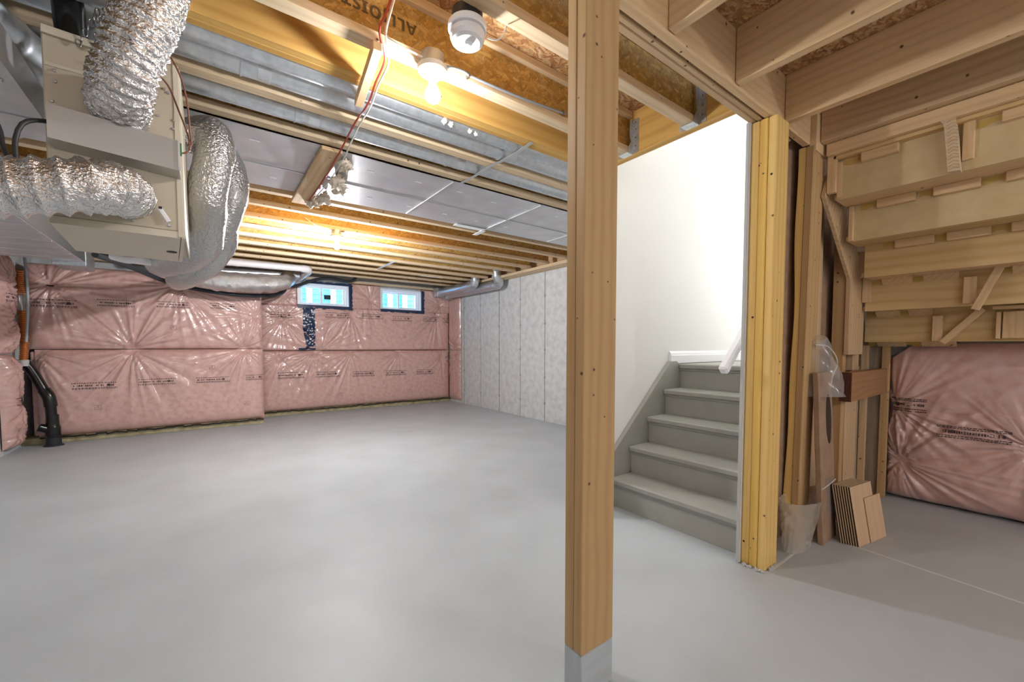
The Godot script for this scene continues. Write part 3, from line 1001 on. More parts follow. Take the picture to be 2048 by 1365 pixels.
# ------------------------------------------------------------------ bulbs and the alarm
func lampholder(at: Vector3, label: String, energy: float, k := 1.0) -> void:
	# at: the middle of the bulb
	var t := thing("bulb_fixture", label, "light", at, "bare bulbs in porcelain holders")
	part("junction_box", lathe(S(), at + Vector3(0, 0.115, 0), Vector3.UP, [[0.0, 0.0], [0.0, 0.05], [0.045, 0.05], [0.045, 0.0]], 8), M.silver, t)
	part("lampholder", lathe(S(), at + Vector3(0, 0.055, 0), Vector3.UP, [[0.0, 0.0], [0.0, 0.019], [0.02, 0.021], [0.034, 0.03], [0.036, 0.058], [0.052, 0.062], [0.062, 0.05], [0.062, 0.0]], 28), M.porcelain, t)
	part("bulb", lathe(S(), at + Vector3(0, -0.034, 0), Vector3.UP, [[0.0, 0.0], [0.003, 0.012], [0.012, 0.025], [0.026, 0.032], [0.042, 0.031], [0.058, 0.024], [0.072, 0.017], [0.09, 0.014], [0.09, 0.0]], 28), M.glow, t)
	omni(Vector3(0, -0.005, 0), energy * k, t)

func lamps() -> void:
	lampholder(V(0.775, 2.185, 1.595), "glowing bare bulb in a white porcelain holder near the front, under the lettered joist", 0.68)
	lampholder(V(1.09, 2.17, 4.47), "glowing bare bulb far back among the joists, near the pink wall", 4.1)
	lampholder(V(-1.2, 2.2, -2.3), "added fill bulb behind the camera, towards the left wall", 0.85)  # this and the next two: fill bulbs added to brighten the near side
	lampholder(V(0.7, 2.2, -2.7), "added fill bulb behind the camera, near the middle of the rear wall", 0.8)
	lampholder(V(2.7, 2.1, -2.7), "added fill bulb behind the camera on the storage side", 1.5)
	var c := V(0.782, 2.25, 1.325)
	var t := thing("smoke_alarm", "round white smoke alarm on a black box beside the front joist", "smoke alarm", c)
	part("mounting_box", lathe(S(), c + Vector3(0, 0.052, 0), Vector3.UP, [[0.0, 0.0], [0.0, 0.055], [0.045, 0.055], [0.045, 0.0]], 24), M.black, t)
	part("base_ring", lathe(S(), c + Vector3(0, 0.03, 0), Vector3.UP, [[0.0, 0.0], [0.0, 0.066], [0.004, 0.069], [0.02, 0.069], [0.024, 0.066], [0.024, 0.0]], 40), M.white_plastic, t)
	var b := part("body", lathe(S(), c + Vector3(0, -0.012, 0), Vector3.UP, [[0.0, 0.0], [0.0, 0.045], [0.006, 0.056], [0.02, 0.062], [0.042, 0.062]], 40), M.white_plastic, t)
	part("vent_slot", lathe(S(), c + Vector3(0, 0.024, 0), Vector3.UP, [[0.0, 0.06], [0.0, 0.0635], [0.006, 0.0635], [0.006, 0.06]], 40), M.vent, b)
	part("lens", lathe(S(), c + Vector3(0.0, -0.03, 0.005), Vector3.UP, [[0.008, 0.0], [0.01, 0.01], [0.014, 0.014], [0.02, 0.015]], 24), M.white_plastic, b)
	var sl := S()
	for i in 3:
		cb(sl, c + Vector3(-0.03 - i * 0.005, -0.0125, 0.008), Vector3(0.0015, 0.001, 0.01), 0.0)
	part("sounder_slots", sl, M.vent, b)

# ------------------------------------------------------------------ ducts, pipes and tin
func corrugated(pitch: float, amp: float, rad: float, crumple: float, sd: int) -> Callable:
	var n1 := noise(sd, 1.0, 2)
	return func(s, th, p):
		var w := fposmod(s / pitch + th / TAU, 1.0)
		var ridge := pow(1.0 - absf(w * 2.0 - 1.0), 2.0)
		return rad + amp * (ridge - 0.5) + crumple * n1.get_noise_3d(p.x * 22.0, p.y * 22.0, p.z * 22.0) + crumple * 0.6 * n1.get_noise_3d(p.x * 60.0, p.y * 60.0, p.z * 60.0)

func arr(a: Array) -> Array:
	var o := []
	for q in a:
		o.append(V(q[0], q[1], q[2]))
	return o

func pipes_and_tin() -> void:
	var i := 0
	var words := ["nearest round steel duct, tucked against the golden beam", "middle round steel duct, beside the wooden joist", "third round steel duct, in the bay beyond the joist"]
	for dc in [2.032, 2.162, 2.44]:
		var t := thing("round_duct", words[i], "duct", V(1.1, 2.31, dc), "round steel ducts between the joists")
		var cuts := [-1.7, -0.1 + i * 0.25, 1.72 - i * 0.22, 3.9]
		for k in 3:
			part("pipe_section", rod(V(cuts[k], 2.388, dc), V(cuts[k + 1] + 0.03, 2.388, dc), 0.063 - 0.0008 * k), M.galv, t)
			if k > 0:
				var st := S()
				lathe(st, V(cuts[k] - 0.004, 2.388, dc), Vector3.RIGHT, [[0.0, 0.062], [0.0, 0.066], [0.008, 0.066], [0.008, 0.062]], 24)
				part("crimp_ring", st, M.galv, t)
				part("tape_patch", rod(V(cuts[k] + 0.06, 2.388, dc), V(cuts[k] + 0.11, 2.388, dc), 0.0645), M.poly_clear, t)
		i += 1
	var sp := S()
	var pts := arr([[1.54, 2.329, 1.885], [1.535, 2.319, 2.03], [1.525, 2.318, 2.16], [1.515, 2.324, 2.28], [1.508, 2.319, 2.44], [1.495, 2.322, 2.66]])
	for k in pts.size() - 1:
		bar(sp, pts[k], pts[k + 1], 0.022, 0.0025, Vector3.UP, 0.0)
	single("hanger_strap", sp, M.tin_seam, "thin galvanised strap crossing under the three round steel ducts", "strap")
	# sheet metal panning
	var p := thing("sheet_metal_panning", "flat grey sheet metal panning closing two joist bays across the ceiling", "panning", V(1.1, 2.322, 3.08))
	var xs := [-1.7, -1.0, -0.22, 0.6, 1.44, 2.262, 3.08, 3.94]
	for k in xs.size() - 1:
		var r0 := rng.randf_range(-0.002, 0.002)
		for q in [[2.632, 3.124], [3.128, 3.53]]:
			var st := S()
			var a: float = q[0]
			var b: float = q[1]
			var ph := rng.randf() * 6.0
			var f := func(u, v): return V(lerpf(xs[k] + 0.002, xs[k + 1] - 0.002, u), 2.3235 - 0.0025 * sin(u * PI) * (1.0 + 0.6 * sin(v * 5.0 + ph)) + r0, lerpf(a, b, v))
			grid(st, 14, 8, f, true)
			var f2 := func(u, v): return f.call(u, v) + Vector3(0, 0.0022, 0)
			grid(st, 14, 8, f2)
			part("panel", st, M.tin, p)
		if k > 0:
			part("drive_cleat", box(xs[k] - 0.008, xs[k] + 0.008, 2.314, 2.322, 2.64, 3.5, 0.002), M.tin_seam, p)
	part("lap_seam", box(-1.7, 3.94, 2.315, 2.319, 3.12, 3.13, 0.001), M.tin_seam, p)
	var sm := S()
	for k in 16:
		var x := -1.4 + k * 0.33
		cb(sm, V(x, 2.3185, 2.8 + 0.02 * sin(k * 2.0)), Vector3(0.05, 0.0008, 0.012), 0.0)
		cb(sm, V(x + 0.15, 2.3185, 3.32), Vector3(0.04, 0.0008, 0.012), 0.0)
	part("sealant_smear", sm, M.vinyl, p)
	var wl := S()
	bx(wl, 1.93, 2.26, 2.312, 2.315, 3.49, 3.56, 0.0)
	bar(wl, V(2.26, 2.31, 3.53), V(2.27, 2.31, 3.72), 0.05, 0.003, Vector3.UP, 0.0)
	single("card_strip", wl, M.vinyl, "white card strip stuck at the far edge of the sheet metal panning", "strip")
	single("card_strip", box(2.1, 2.14, 2.327, 2.3299, 5.6, 6.3, 0.0), M.vinyl, "thin white strip running back under the far joists between the windows", "strip")
	single("card_strip", box(2.9, 3.3, 2.327, 2.3299, 6.44, 6.495, 0.0), M.vinyl, "thin white strip lying along a far joist above the second window", "strip")
	single("nailed_board", box(0.565, 0.68, 2.294, 2.317, 2.61, 3.71, 0.003), M.pine2, "flat pale board nailed across the sheet metal panning, wires stapled along it", "board")
	single("strapping_batten", bar(S(), V(0.556, 2.3, 1.615), V(0.604, 2.295, 2.03), 0.036, 0.036, Vector3.UP, 0.003), M.pine, "short pale batten under the lettered joist with the red wire beside it", "batten")
	# loose pink wool by the board
	var n1 := noise(90, 1.0, 3)
	var tf := S()
	for q in [[0.735, 2.285, 2.75, 0.05], [0.75, 2.27, 3.0, 0.06], [0.8, 2.28, 3.15, 0.055], [0.74, 2.27, 3.4, 0.06], [0.7, 2.285, 3.6, 0.05]]:
		var c := V(q[0], q[1], q[2])
		var r: float = q[3]
		var f := func(u, v):
			var dir := Vector3(sin(v * PI) * cos(u * TAU), cos(v * PI), sin(v * PI) * sin(u * TAU))
			var k: float = 0.7 + 0.9 * n1.get_noise_3d(dir.x * 1.6 + c.z, dir.y * 1.6, dir.z * 1.6 + c.x)
			return c + dir * r * k * Vector3(1.0, 0.75, 1.7)
		grid(tf, 22, 14, f)
	single("wool_tuft", tf, M.tuft, "ragged tuft of pale insulation wool hanging beside the nailed board", "insulation")
	var tf2 := S()
	for q in [[1.02, 2.318, 1.965, 0.018], [1.06, 2.315, 1.97, 0.016], [1.17, 2.31, 1.96, 0.014], [1.2, 2.3, 1.95, 0.012]]:
		var c := V(q[0], q[1], q[2])
		var r: float = q[3]
		grid(tf2, 12, 8, func(u, v):
			var dir := Vector3(sin(v * PI) * cos(u * TAU), cos(v * PI), sin(v * PI) * sin(u * TAU))
			return c + dir * r * (0.8 + 0.8 * n1.get_noise_3d(dir.x * 2.0 + c.x * 9.0, dir.y * 2.0, dir.z * 2.0)))
	single("foam_crumb", tf2, M.porcelain, "small dried foam crumbs on the nearest round steel duct", "foam")
	# trunk duct along the left wall
	var tr := thing("trunk_duct", "wide grey sheet metal trunk duct running back above the left wall, behind the ventilation unit", "duct", V(-1.35, 2.0, 4.0))
	part("duct_body", box(-1.74, -0.97, 2.0, 2.3, 2.6, 5.95, 0.004), M.tin, tr)
	part("plenum", prism(S(), [V(-1.74, 2.0, 1.9), V(-0.47, 2.0, 1.9), V(-0.47, 2.0, 2.4), V(-0.6, 2.0, 2.595), V(-1.74, 2.0, 2.595)], Vector3(0, 0.12, 0)), M.tin, tr)
	for k in 14:
		var d := 2.05 + k * 0.285
		var xr := -0.98
		if d < 2.55:
			xr = -0.5
		part("stiffening_rib", box(-1.73, xr, 1.994, 2.0, d - 0.006, d + 0.006, 0.002), M.tin_seam, tr)
	part("side_skin", box(-0.969, -0.966, 2.002, 2.298, 2.6, 5.94, 0.0), M.galv_dark, tr)  # thin skin colours this side darker than the underside
	part("end_cap", box(-1.2, -0.96, 1.96, 2.3, 5.95, 6.35, 0.006), M.galv, tr)
	# round elbow, black vent and pale vent behind the unit
	var el := thing("steel_elbow", "ribbed round steel elbow at the top left, above the trunk duct", "duct", V(-0.5, 2.1, 1.7))
	part("elbow", tube(S(), smooth_path(arr([[-0.72, 2.2, 1.95], [-0.62, 2.25, 2.1], [-0.53, 2.245, 2.3], [-0.46, 2.235, 2.5], [-0.43, 2.2, 2.62]]), 0.02), func(s, _t, _p): return 0.075 + (0.004 if fposmod(s, 0.12) < 0.012 else 0.0), 28), M.galv, el)
	single("vent_pipe", pipe(arr([[-0.36, 2.54, 2.12], [-0.357, 2.35, 2.12], [-0.347, 2.17, 2.12]]), 0.043, 24), M.black_pipe, "glossy black pipe dropping behind the top of the ventilation unit", "pipe")
	single("vent_pipe", pipe(arr([[-0.292, 2.55, 2.26], [-0.29, 2.35, 2.26], [-0.28, 2.15, 2.26]]), 0.056, 24), M.vent, "pale grey round pipe dropping behind the top of the ventilation unit", "pipe")
	# back of the room
	var nfd := noise(97, 1.0, 3)
	var fd := thing("flexible_duct", "silver foil-wrapped flexible duct lying high along the back wall, left of the first window", "duct", V(0.4, 1.85, 6.6))
	part("foil_jacket", tube(S(), smooth_path(arr([[-0.2, 2.0, 6.62], [-0.124, 1.995, 6.6], [0.053, 2.0, 6.6], [0.320, 2.0, 6.6], [0.663, 2.02, 6.6], [0.86, 2.05, 6.62], [0.96, 2.11, 6.72], [0.98, 2.18, 6.9]]), 0.012), func(s, th, p): return (0.07 + 0.055 * smoothstep(0.0, 0.35, s)) * (1.0 + 0.05 * sin(s * 40.0 + th) + 0.10 * nfd.get_noise_3d(p.x * 12.0, p.y * 12.0, p.z * 12.0)) * (1.0 - 0.25 * smoothstep(0.8, 1.3, s)), 48), M.foil, fd)
	part("end_collar", rod(V(0.98, 2.17, 6.9), V(0.98, 2.3, 6.95), 0.075), M.galv, fd)
	var pv := thing("plastic_drain_pipe", "white plastic pipe running under the joists and elbowing towards the first window", "pipe", V(0.6, 2.2, 6.6))
	part("pipe", rod(V(-0.2, 2.25, 6.6), V(1.14, 2.272, 6.6), 0.045), M.pvc, pv)
	part("coupling", rod(V(0.34, 2.258, 6.6), V(0.36, 2.259, 6.6), 0.048), M.pvc, pv)
	part("elbow", pipe(arr([[1.12, 2.271, 6.6], [1.2, 2.271, 6.62], [1.23, 2.262, 6.7], [1.233, 2.255, 6.8]]), 0.052, 20, 0.01), M.pvc, pv)
	part("pipe", rod(V(1.233, 2.256, 6.75), V(1.22, 2.24, 7.75), 0.045), M.pvc, pv)
	single("round_duct", pipe(arr([[-0.2, 2.165, 6.9], [0.34, 2.18, 6.9], [0.86, 2.2, 6.9], [0.96, 2.22, 6.95]]), 0.05, 20), M.galv, "thin round steel duct under the white plastic pipe at the back", "duct")
	single("square_duct", bar(S(), V(1.06, 2.2, 7.7), V(1.12, 2.24, 7.0), 0.1, 0.08, Vector3.UP, 0.004), M.galv, "short square steel duct beside the white pipe elbow at the back", "duct")
	# two ducts in the right corner
	i = 0
	for q in [[3.8, 2.235, 6.25, "left one of the two round silver ducts in the corner above the concrete wall"], [3.98, 2.2, 5.72, "right one of the two round silver ducts in the corner above the concrete wall"]]:
		var t := thing("corner_duct", q[3], "duct", V(q[0], q[1] - 0.08, 6.8), "two silver ducts in the right corner")
		var x: float = q[0]
		var y: float = q[1]
		var d: float = q[2]
		part("run", rod(V(x, y, 7.5), V(x, y, d + 0.12), 0.08), M.galv, t)
		part("elbow", tube(S(), smooth_path(arr([[x, y, d + 0.14], [x, y, d + 0.05], [x - 0.03 * i, y + 0.035, d - 0.02], [x - 0.09 * i, y + 0.12, d - 0.04], [x - 0.11 * i, y + 0.3, d - 0.04]]), 0.012), func(s, _t, _p): return 0.078 + 0.004 * (1.0 if fposmod(s, 0.07) < 0.012 else 0.0), 24), M.galv, t)
		part("end_boot", box(x - 0.088, x + 0.088, y - 0.09, y + 0.085, 7.5, 7.7, 0.006), M.galv, t)
		i += 1
	# left corner pipes
	var ab := thing("black_drain_pipe", "black plastic drain pipe with a bend standing on the floor in the left corner", "pipe", V(-1.46, 0.0, 6.96))
	part("slope", pipe(arr([[-1.66, 0.98, 6.99], [-1.60, 0.86, 6.99], [-1.52, 0.66, 6.97], [-1.495, 0.6, 6.96]]), 0.048, 20), M.black_pipe, ab)
	part("elbow", pipe(arr([[-1.515, 0.65, 6.97], [-1.48, 0.58, 6.955], [-1.466, 0.5, 6.95], [-1.465, 0.46, 6.95]]), 0.056, 20, 0.01), M.black_pipe, ab)
	part("stack", rod(V(-1.466, 0.5, 6.95), V(-1.457, 0.03, 6.96), 0.047), M.black_pipe, ab)
	part("coupling", lathe(S(), V(-1.458, 0.1, 6.96), Vector3.UP, [[0.0, 0.06], [0.03, 0.064], [0.12, 0.064], [0.13, 0.06], [0.15, 0.055], [0.26, 0.053]], 24), M.black_pipe, ab)
	part("cleanout_hub", rod(V(-1.5, 0.2, 6.95), V(-1.56, 0.23, 6.93), 0.045), M.black_pipe, ab)
	part("floor_collar", lathe(S(), V(-1.457, 0.0, 6.96), Vector3.UP, [[0.0, 0.085], [0.012, 0.08], [0.02, 0.065], [0.1, 0.062]], 24), M.foam, ab)
	var cp := thing("corrugated_copper_pipe", "corrugated copper pipe rising beside the pink insulation in the left corner", "pipe", V(-1.645, 0.95, 7.0))
	part("corrugated_section", tube(S(), smooth_path(arr([[-1.655, 1.0, 6.96], [-1.64, 1.2, 6.96], [-1.645, 1.4, 6.97], [-1.65, 1.55, 6.98]]), 0.005), func(s, _t, _p): return 0.034 + 0.004 * sin(s * TAU / 0.022), 18), M.copper, cp)
	part("band", rod(V(-1.65, 1.55, 6.98), V(-1.655, 1.75, 6.98), 0.037), M.poly_clear, cp)
	part("corrugated_section", tube(S(), smooth_path(arr([[-1.652, 1.72, 6.98], [-1.657, 1.85, 6.98], [-1.66, 2.0, 6.98]]), 0.005), func(s, _t, _p): return 0.034 + 0.004 * sin(s * TAU / 0.022), 18), M.copper, cp)
	part("lower_cuff", rod(V(-1.655, 0.93, 6.96), V(-1.655, 1.0, 6.96), 0.042), M.vent, cp)
	single("conduit", pipe(arr([[-1.60, 2.25, 6.9], [-1.585, 1.9, 6.9], [-1.59, 1.56, 6.9], [-1.615, 1.2, 6.9]]), 0.012, 12), M.conduit, "thin grey conduit hanging beside the corrugated copper pipe", "conduit")
	# refrigerant line
	single("insulated_line", pipe(arr([[-0.781, 1.97, 5.2], [-0.617, 1.975, 5.8], [-0.301, 1.93, 6.7], [0.212, 1.86, 6.75], [0.691, 1.88, 6.9], [0.95, 1.98, 7.25], [1.066, 2.11, 7.5], [1.22, 2.15, 7.53], [1.408, 2.236, 7.55], [1.60, 2.30, 7.55], [1.78, 2.31, 7.55], [1.966, 2.29, 7.55], [2.09, 2.31, 7.55], [2.154, 2.38, 7.55]]), 0.026, 14), M.foam, "black foam-insulated line drooping along the back wall and over the first window", "pipe")

# ------------------------------------------------------------------ ventilation unit
func ventilator() -> void:
	var t := thing("ventilation_unit", "beige sheet metal ventilation unit hanging from the joists, foil ducts plugged into it", "ventilator", V(-0.23, 1.555, 2.28))
	part("cabinet", box(-0.403, -0.06, 1.58, 2.185, 2.0, 2.55, 0.004), M.beige, t)
	part("corner_strip", box(-0.075, -0.058, 1.56, 2.186, 1.997, 2.0, 0.001), M.beige_light, t)
	part("side_panel", box(-0.061, -0.054, 1.575, 2.18, 2.01, 2.54, 0.002), M.beige_light, t)
	part("bottom_cover", prism(S(), [V(-0.403, 1.556, 1.999), V(-0.068, 1.556, 1.999), V(-0.1, 1.556, 2.55), V(-0.435, 1.556, 2.52)], Vector3(0, 0.024, 0)), M.beige_light, t)
	part("bottom_corner", prism(S(), [V(-0.066, 1.556, 1.999), V(-0.055, 1.556, 1.999), V(-0.085, 1.556, 2.55), V(-0.098, 1.556, 2.55)], Vector3(0, 0.024, 0)), M.beige_light, t)
	part("top_flange", bar(S(), V(-0.4, 2.17, 1.994), V(-0.25, 2.165, 1.994), 0.012, 0.025, Vector3.UP, 0.001), M.beige_light, t)
	part("panel_crease", box(-0.398, -0.24, 2.06, 2.072, 1.997, 2.0, 0.001), M.beige_light, t)
	var cbx := part("control_box", prism(S(), [V(-0.384, 1.914, 1.998), V(-0.384, 1.912, 1.925), V(-0.384, 1.806, 1.925), V(-0.384, 1.798, 1.998)], Vector3(0.322, -0.024, 0)), M.silver, t)
	part("end_flange", bar(S(), V(-0.062, 1.888, 1.922), V(-0.062, 1.782, 1.922), 0.004, 0.006, Vector3.RIGHT, 0.0), M.tin_seam, cbx)
	part("terminal_block", box(-0.064, -0.054, 1.845, 1.885, 1.935, 1.955, 0.001), M.green, cbx)
	for q in [[-0.375, 2.05], [-0.375, 2.015], [-0.075, 1.985], [-0.078, 1.955], [-0.12, 1.99], [-0.385, 1.95], [-0.2, 1.6], [-0.1, 1.6], [-0.09, 2.08], [-0.1, 2.09]]:
		part("screw", lathe(S(), V(q[0], q[1], 1.999), Vector3(0, 0, 1), [[0.0, 0.006], [0.003, 0.0045], [0.0035, 0.0]], 10), M.silver, t)
	var lt := part("latch", bar(S(), V(-0.125, 1.655, 1.99), V(-0.1, 1.61, 1.99), 0.006, 0.014, Vector3.RIGHT, 0.001), M.white_plastic, t)
	part("pivot", box(-0.128, -0.118, 1.652, 1.66, 1.984, 1.988, 0.0), M.black, lt)
	part("drain_hole", lathe(S(), V(-0.11, 1.553, 2.3), Vector3.UP, [[0.0, 0.0], [0.0, 0.018], [0.004, 0.018]], 16), M.black, t)
	# foil ducts plugged into the front
	var a := thing("flexible_duct", "crinkled bare foil duct curving up from the front of the ventilation unit", "duct", V(-0.2, 1.9, 1.9))
	part("foil_tube", tube(S(), smooth_path(arr([[-0.221, 1.975, 1.99], [-0.218, 1.978, 1.955], [-0.203, 1.99, 1.87], [-0.178, 2.045, 1.81], [-0.142, 2.154, 1.79], [-0.113, 2.257, 1.81], [-0.093, 2.374, 1.85], [-0.075, 2.55, 1.9]]), 0.004), corrugated(0.022, 0.010, 0.081, 0.008, 61), 96), M.foil, a)
	part("collar", rod(V(-0.222, 1.972, 2.0), V(-0.22, 1.974, 1.965), 0.084), M.galv, a)
	var b := thing("flexible_duct", "thick crinkled foil duct coming from the left into the lower front of the ventilation unit", "duct", V(-0.35, 1.53, 1.85))
	part("foil_tube", tube(S(), smooth_path(arr([[-0.215, 1.685, 1.998], [-0.217, 1.682, 1.965], [-0.23, 1.668, 1.88], [-0.28, 1.642, 1.81], [-0.349, 1.62, 1.79], [-0.437, 1.597, 1.79], [-0.527, 1.575, 1.79], [-0.7, 1.54, 1.79], [-0.95, 1.5, 1.8]]), 0.004), corrugated(0.045, 0.012, 0.078, 0.005, 67), 80), M.foil, b)
	part("collar", rod(V(-0.215, 1.685, 2.0), V(-0.216, 1.684, 1.975), 0.08), M.galv, b)
	var n1 := noise(70, 1.0, 2)
	var wrap := func(r0: float, k: float):
		return func(s, th, p): return r0 * (1.0 + 0.10 * n1.get_noise_3d(p.x * 5.0 + k, p.y * 5.0, p.z * 5.0) + 0.035 * sin(s * 60.0 + th * 2.0 + k) * maxf(0.0, n1.get_noise_2d(s * 4.0 + k, th)) + 0.05 * absf(sin(th * 1.5 + k)))
	var c := thing("insulated_duct", "foil-wrapped insulated duct against the right side of the ventilation unit, nearer one", "duct", V(0.0, 1.5, 2.6))
	part("foil_jacket", tube(S(), smooth_path(arr([[-0.06, 2.12, 2.52], [0.0, 2.16, 2.50], [0.05, 2.155, 2.46], [0.06, 2.08, 2.44], [0.038, 1.972, 2.44], [0.02, 1.849, 2.47], [0.012, 1.745, 2.57], [-0.01, 1.67, 2.72], [-0.10, 1.64, 2.97], [-0.21, 1.67, 3.4], [-0.25, 1.73, 3.8]]), 0.012), wrap.call(0.077, 1.0), 48), M.foil_wrap, c)
	var e := thing("insulated_duct", "foil-wrapped insulated duct right of the ventilation unit, farther one bending under it", "duct", V(0.1, 1.5, 2.9))
	part("foil_jacket", tube(S(), smooth_path(arr([[-0.03, 2.22, 2.72], [0.05, 2.235, 2.8], [0.115, 2.2, 2.82], [0.142, 2.088, 2.79], [0.128, 1.963, 2.79], [0.09, 1.843, 2.82], [0.078, 1.737, 2.88], [0.02, 1.647, 3.0], [-0.076, 1.602, 3.25], [-0.148, 1.634, 3.8], [-0.173, 1.74, 4.8], [-0.136, 1.901, 6.0], [-0.12, 1.98, 6.5]]), 0.012), wrap.call(0.073, 4.0), 48), M.foil_wrap, e)
	part("tape_band", rod(V(0.132, 2.0, 2.79), V(0.125, 1.95, 2.79), 0.084), M.poly_clear, e)
	single("condensate_hose", pipe(arr([[-0.45, 1.70, 3.5], [-0.38, 1.672, 3.4], [-0.323, 1.658, 3.3], [-0.25, 1.648, 3.25], [-0.187, 1.644, 3.2]]), 0.02, 16), M.pvc, "white hose under the ventilation unit", "hose")
	# chains
	for q in [[-0.315, "left"], [-0.275, "right"]]:
		var ch := thing("hanging_chain", "short steel chain at the %s holding the top of the ventilation unit" % q[1], "chain", V(q[0], 2.16, 1.99), "steel chains over the ventilation unit")
		for k in 7:
			var st := S()
			var cc := V(q[0] + 0.008 * k * (1.0 if q[1] == "left" else 0.2), 2.155 + k * 0.02, 1.988)
			var ring := PackedVector3Array()
			for w in 13:
				var th := TAU * w / 12.0
				ring.append(cc + (Vector3(cos(th) * 0.006, sin(th) * 0.013, 0) if k % 2 == 0 else Vector3(0, sin(th) * 0.013, cos(th) * 0.006)))
			tube(st, ring, func(_s, _t, _p): return 0.0018, 8, false)
			part("link", st, M.steel, ch)

# ------------------------------------------------------------------ lower stairs
func stairs() -> void:
	var t := thing("staircase", "grey painted wooden stairs of five steps rising along the white stairwell wall", "staircase", V(2.7, 0.0, 1.47))
	for i in 5:
		var y := 0.2 * (i + 1) + 0.006
		var x := 2.30 + 0.215 * i
		var x1 := x + 0.26 if i < 4 else 5.19
		part("riser", box(x + 0.03, x + 0.05, 0.0 if i == 0 else y - 0.2, y - 0.035, 1.014, 1.93, 0.001), M.stair, t)
		var tr := part("tread", box(x, x1, y - 0.04, y, 1.014, 1.93, 0.008), M.stair, t)
		part("cove_moulding", box(x + 0.018, x + 0.031, y - 0.056, y - 0.04, 1.014, 1.93, 0.004), M.stair, tr)
	part("stringer", prism(S(), [V(2.3, 0.0, 1.931), V(2.1, 0.0, 1.931), V(2.1, 0.157, 1.931), V(2.354, 0.385, 1.931), V(3.055, 1.028, 1.931), V(3.14, 1.028, 1.931), V(3.3, 0.9, 1.931)], Vector3(0, 0, -0.034)), M.stair, t)
	var bb := S()
	prism(bb, [V(3.08, 1.01, 1.967), V(3.08, 1.01, 1.945), V(3.08, 1.075, 1.945), V(3.08, 1.08, 1.95), V(3.08, 1.095, 1.952), V(3.08, 1.102, 1.958), V(3.08, 1.112, 1.967)], Vector3(2.1, 0, 0))
	struct("baseboard_stair", bb, M.trim)
	var h := thing("handrail", "white handrail end sloping up along the near stairwell wall", "handrail", V(2.3, 1.0, 1.08))
	part("rail", bar(S(), V(2.19, 1.018, 1.082), V(3.3, 2.03, 1.082), 0.045, 0.05, Vector3.UP, 0.01), M.trim, h)
	for x in [2.5, 3.1]:
		part("bracket", pipe(arr([[x, 1.018 + (x - 2.19) * 0.912 - 0.03, 1.082], [x, 1.018 + (x - 2.19) * 0.912 - 0.06, 1.06], [x, 1.018 + (x - 2.19) * 0.912 - 0.06, 1.012]]), 0.007, 10), M.steel, h)

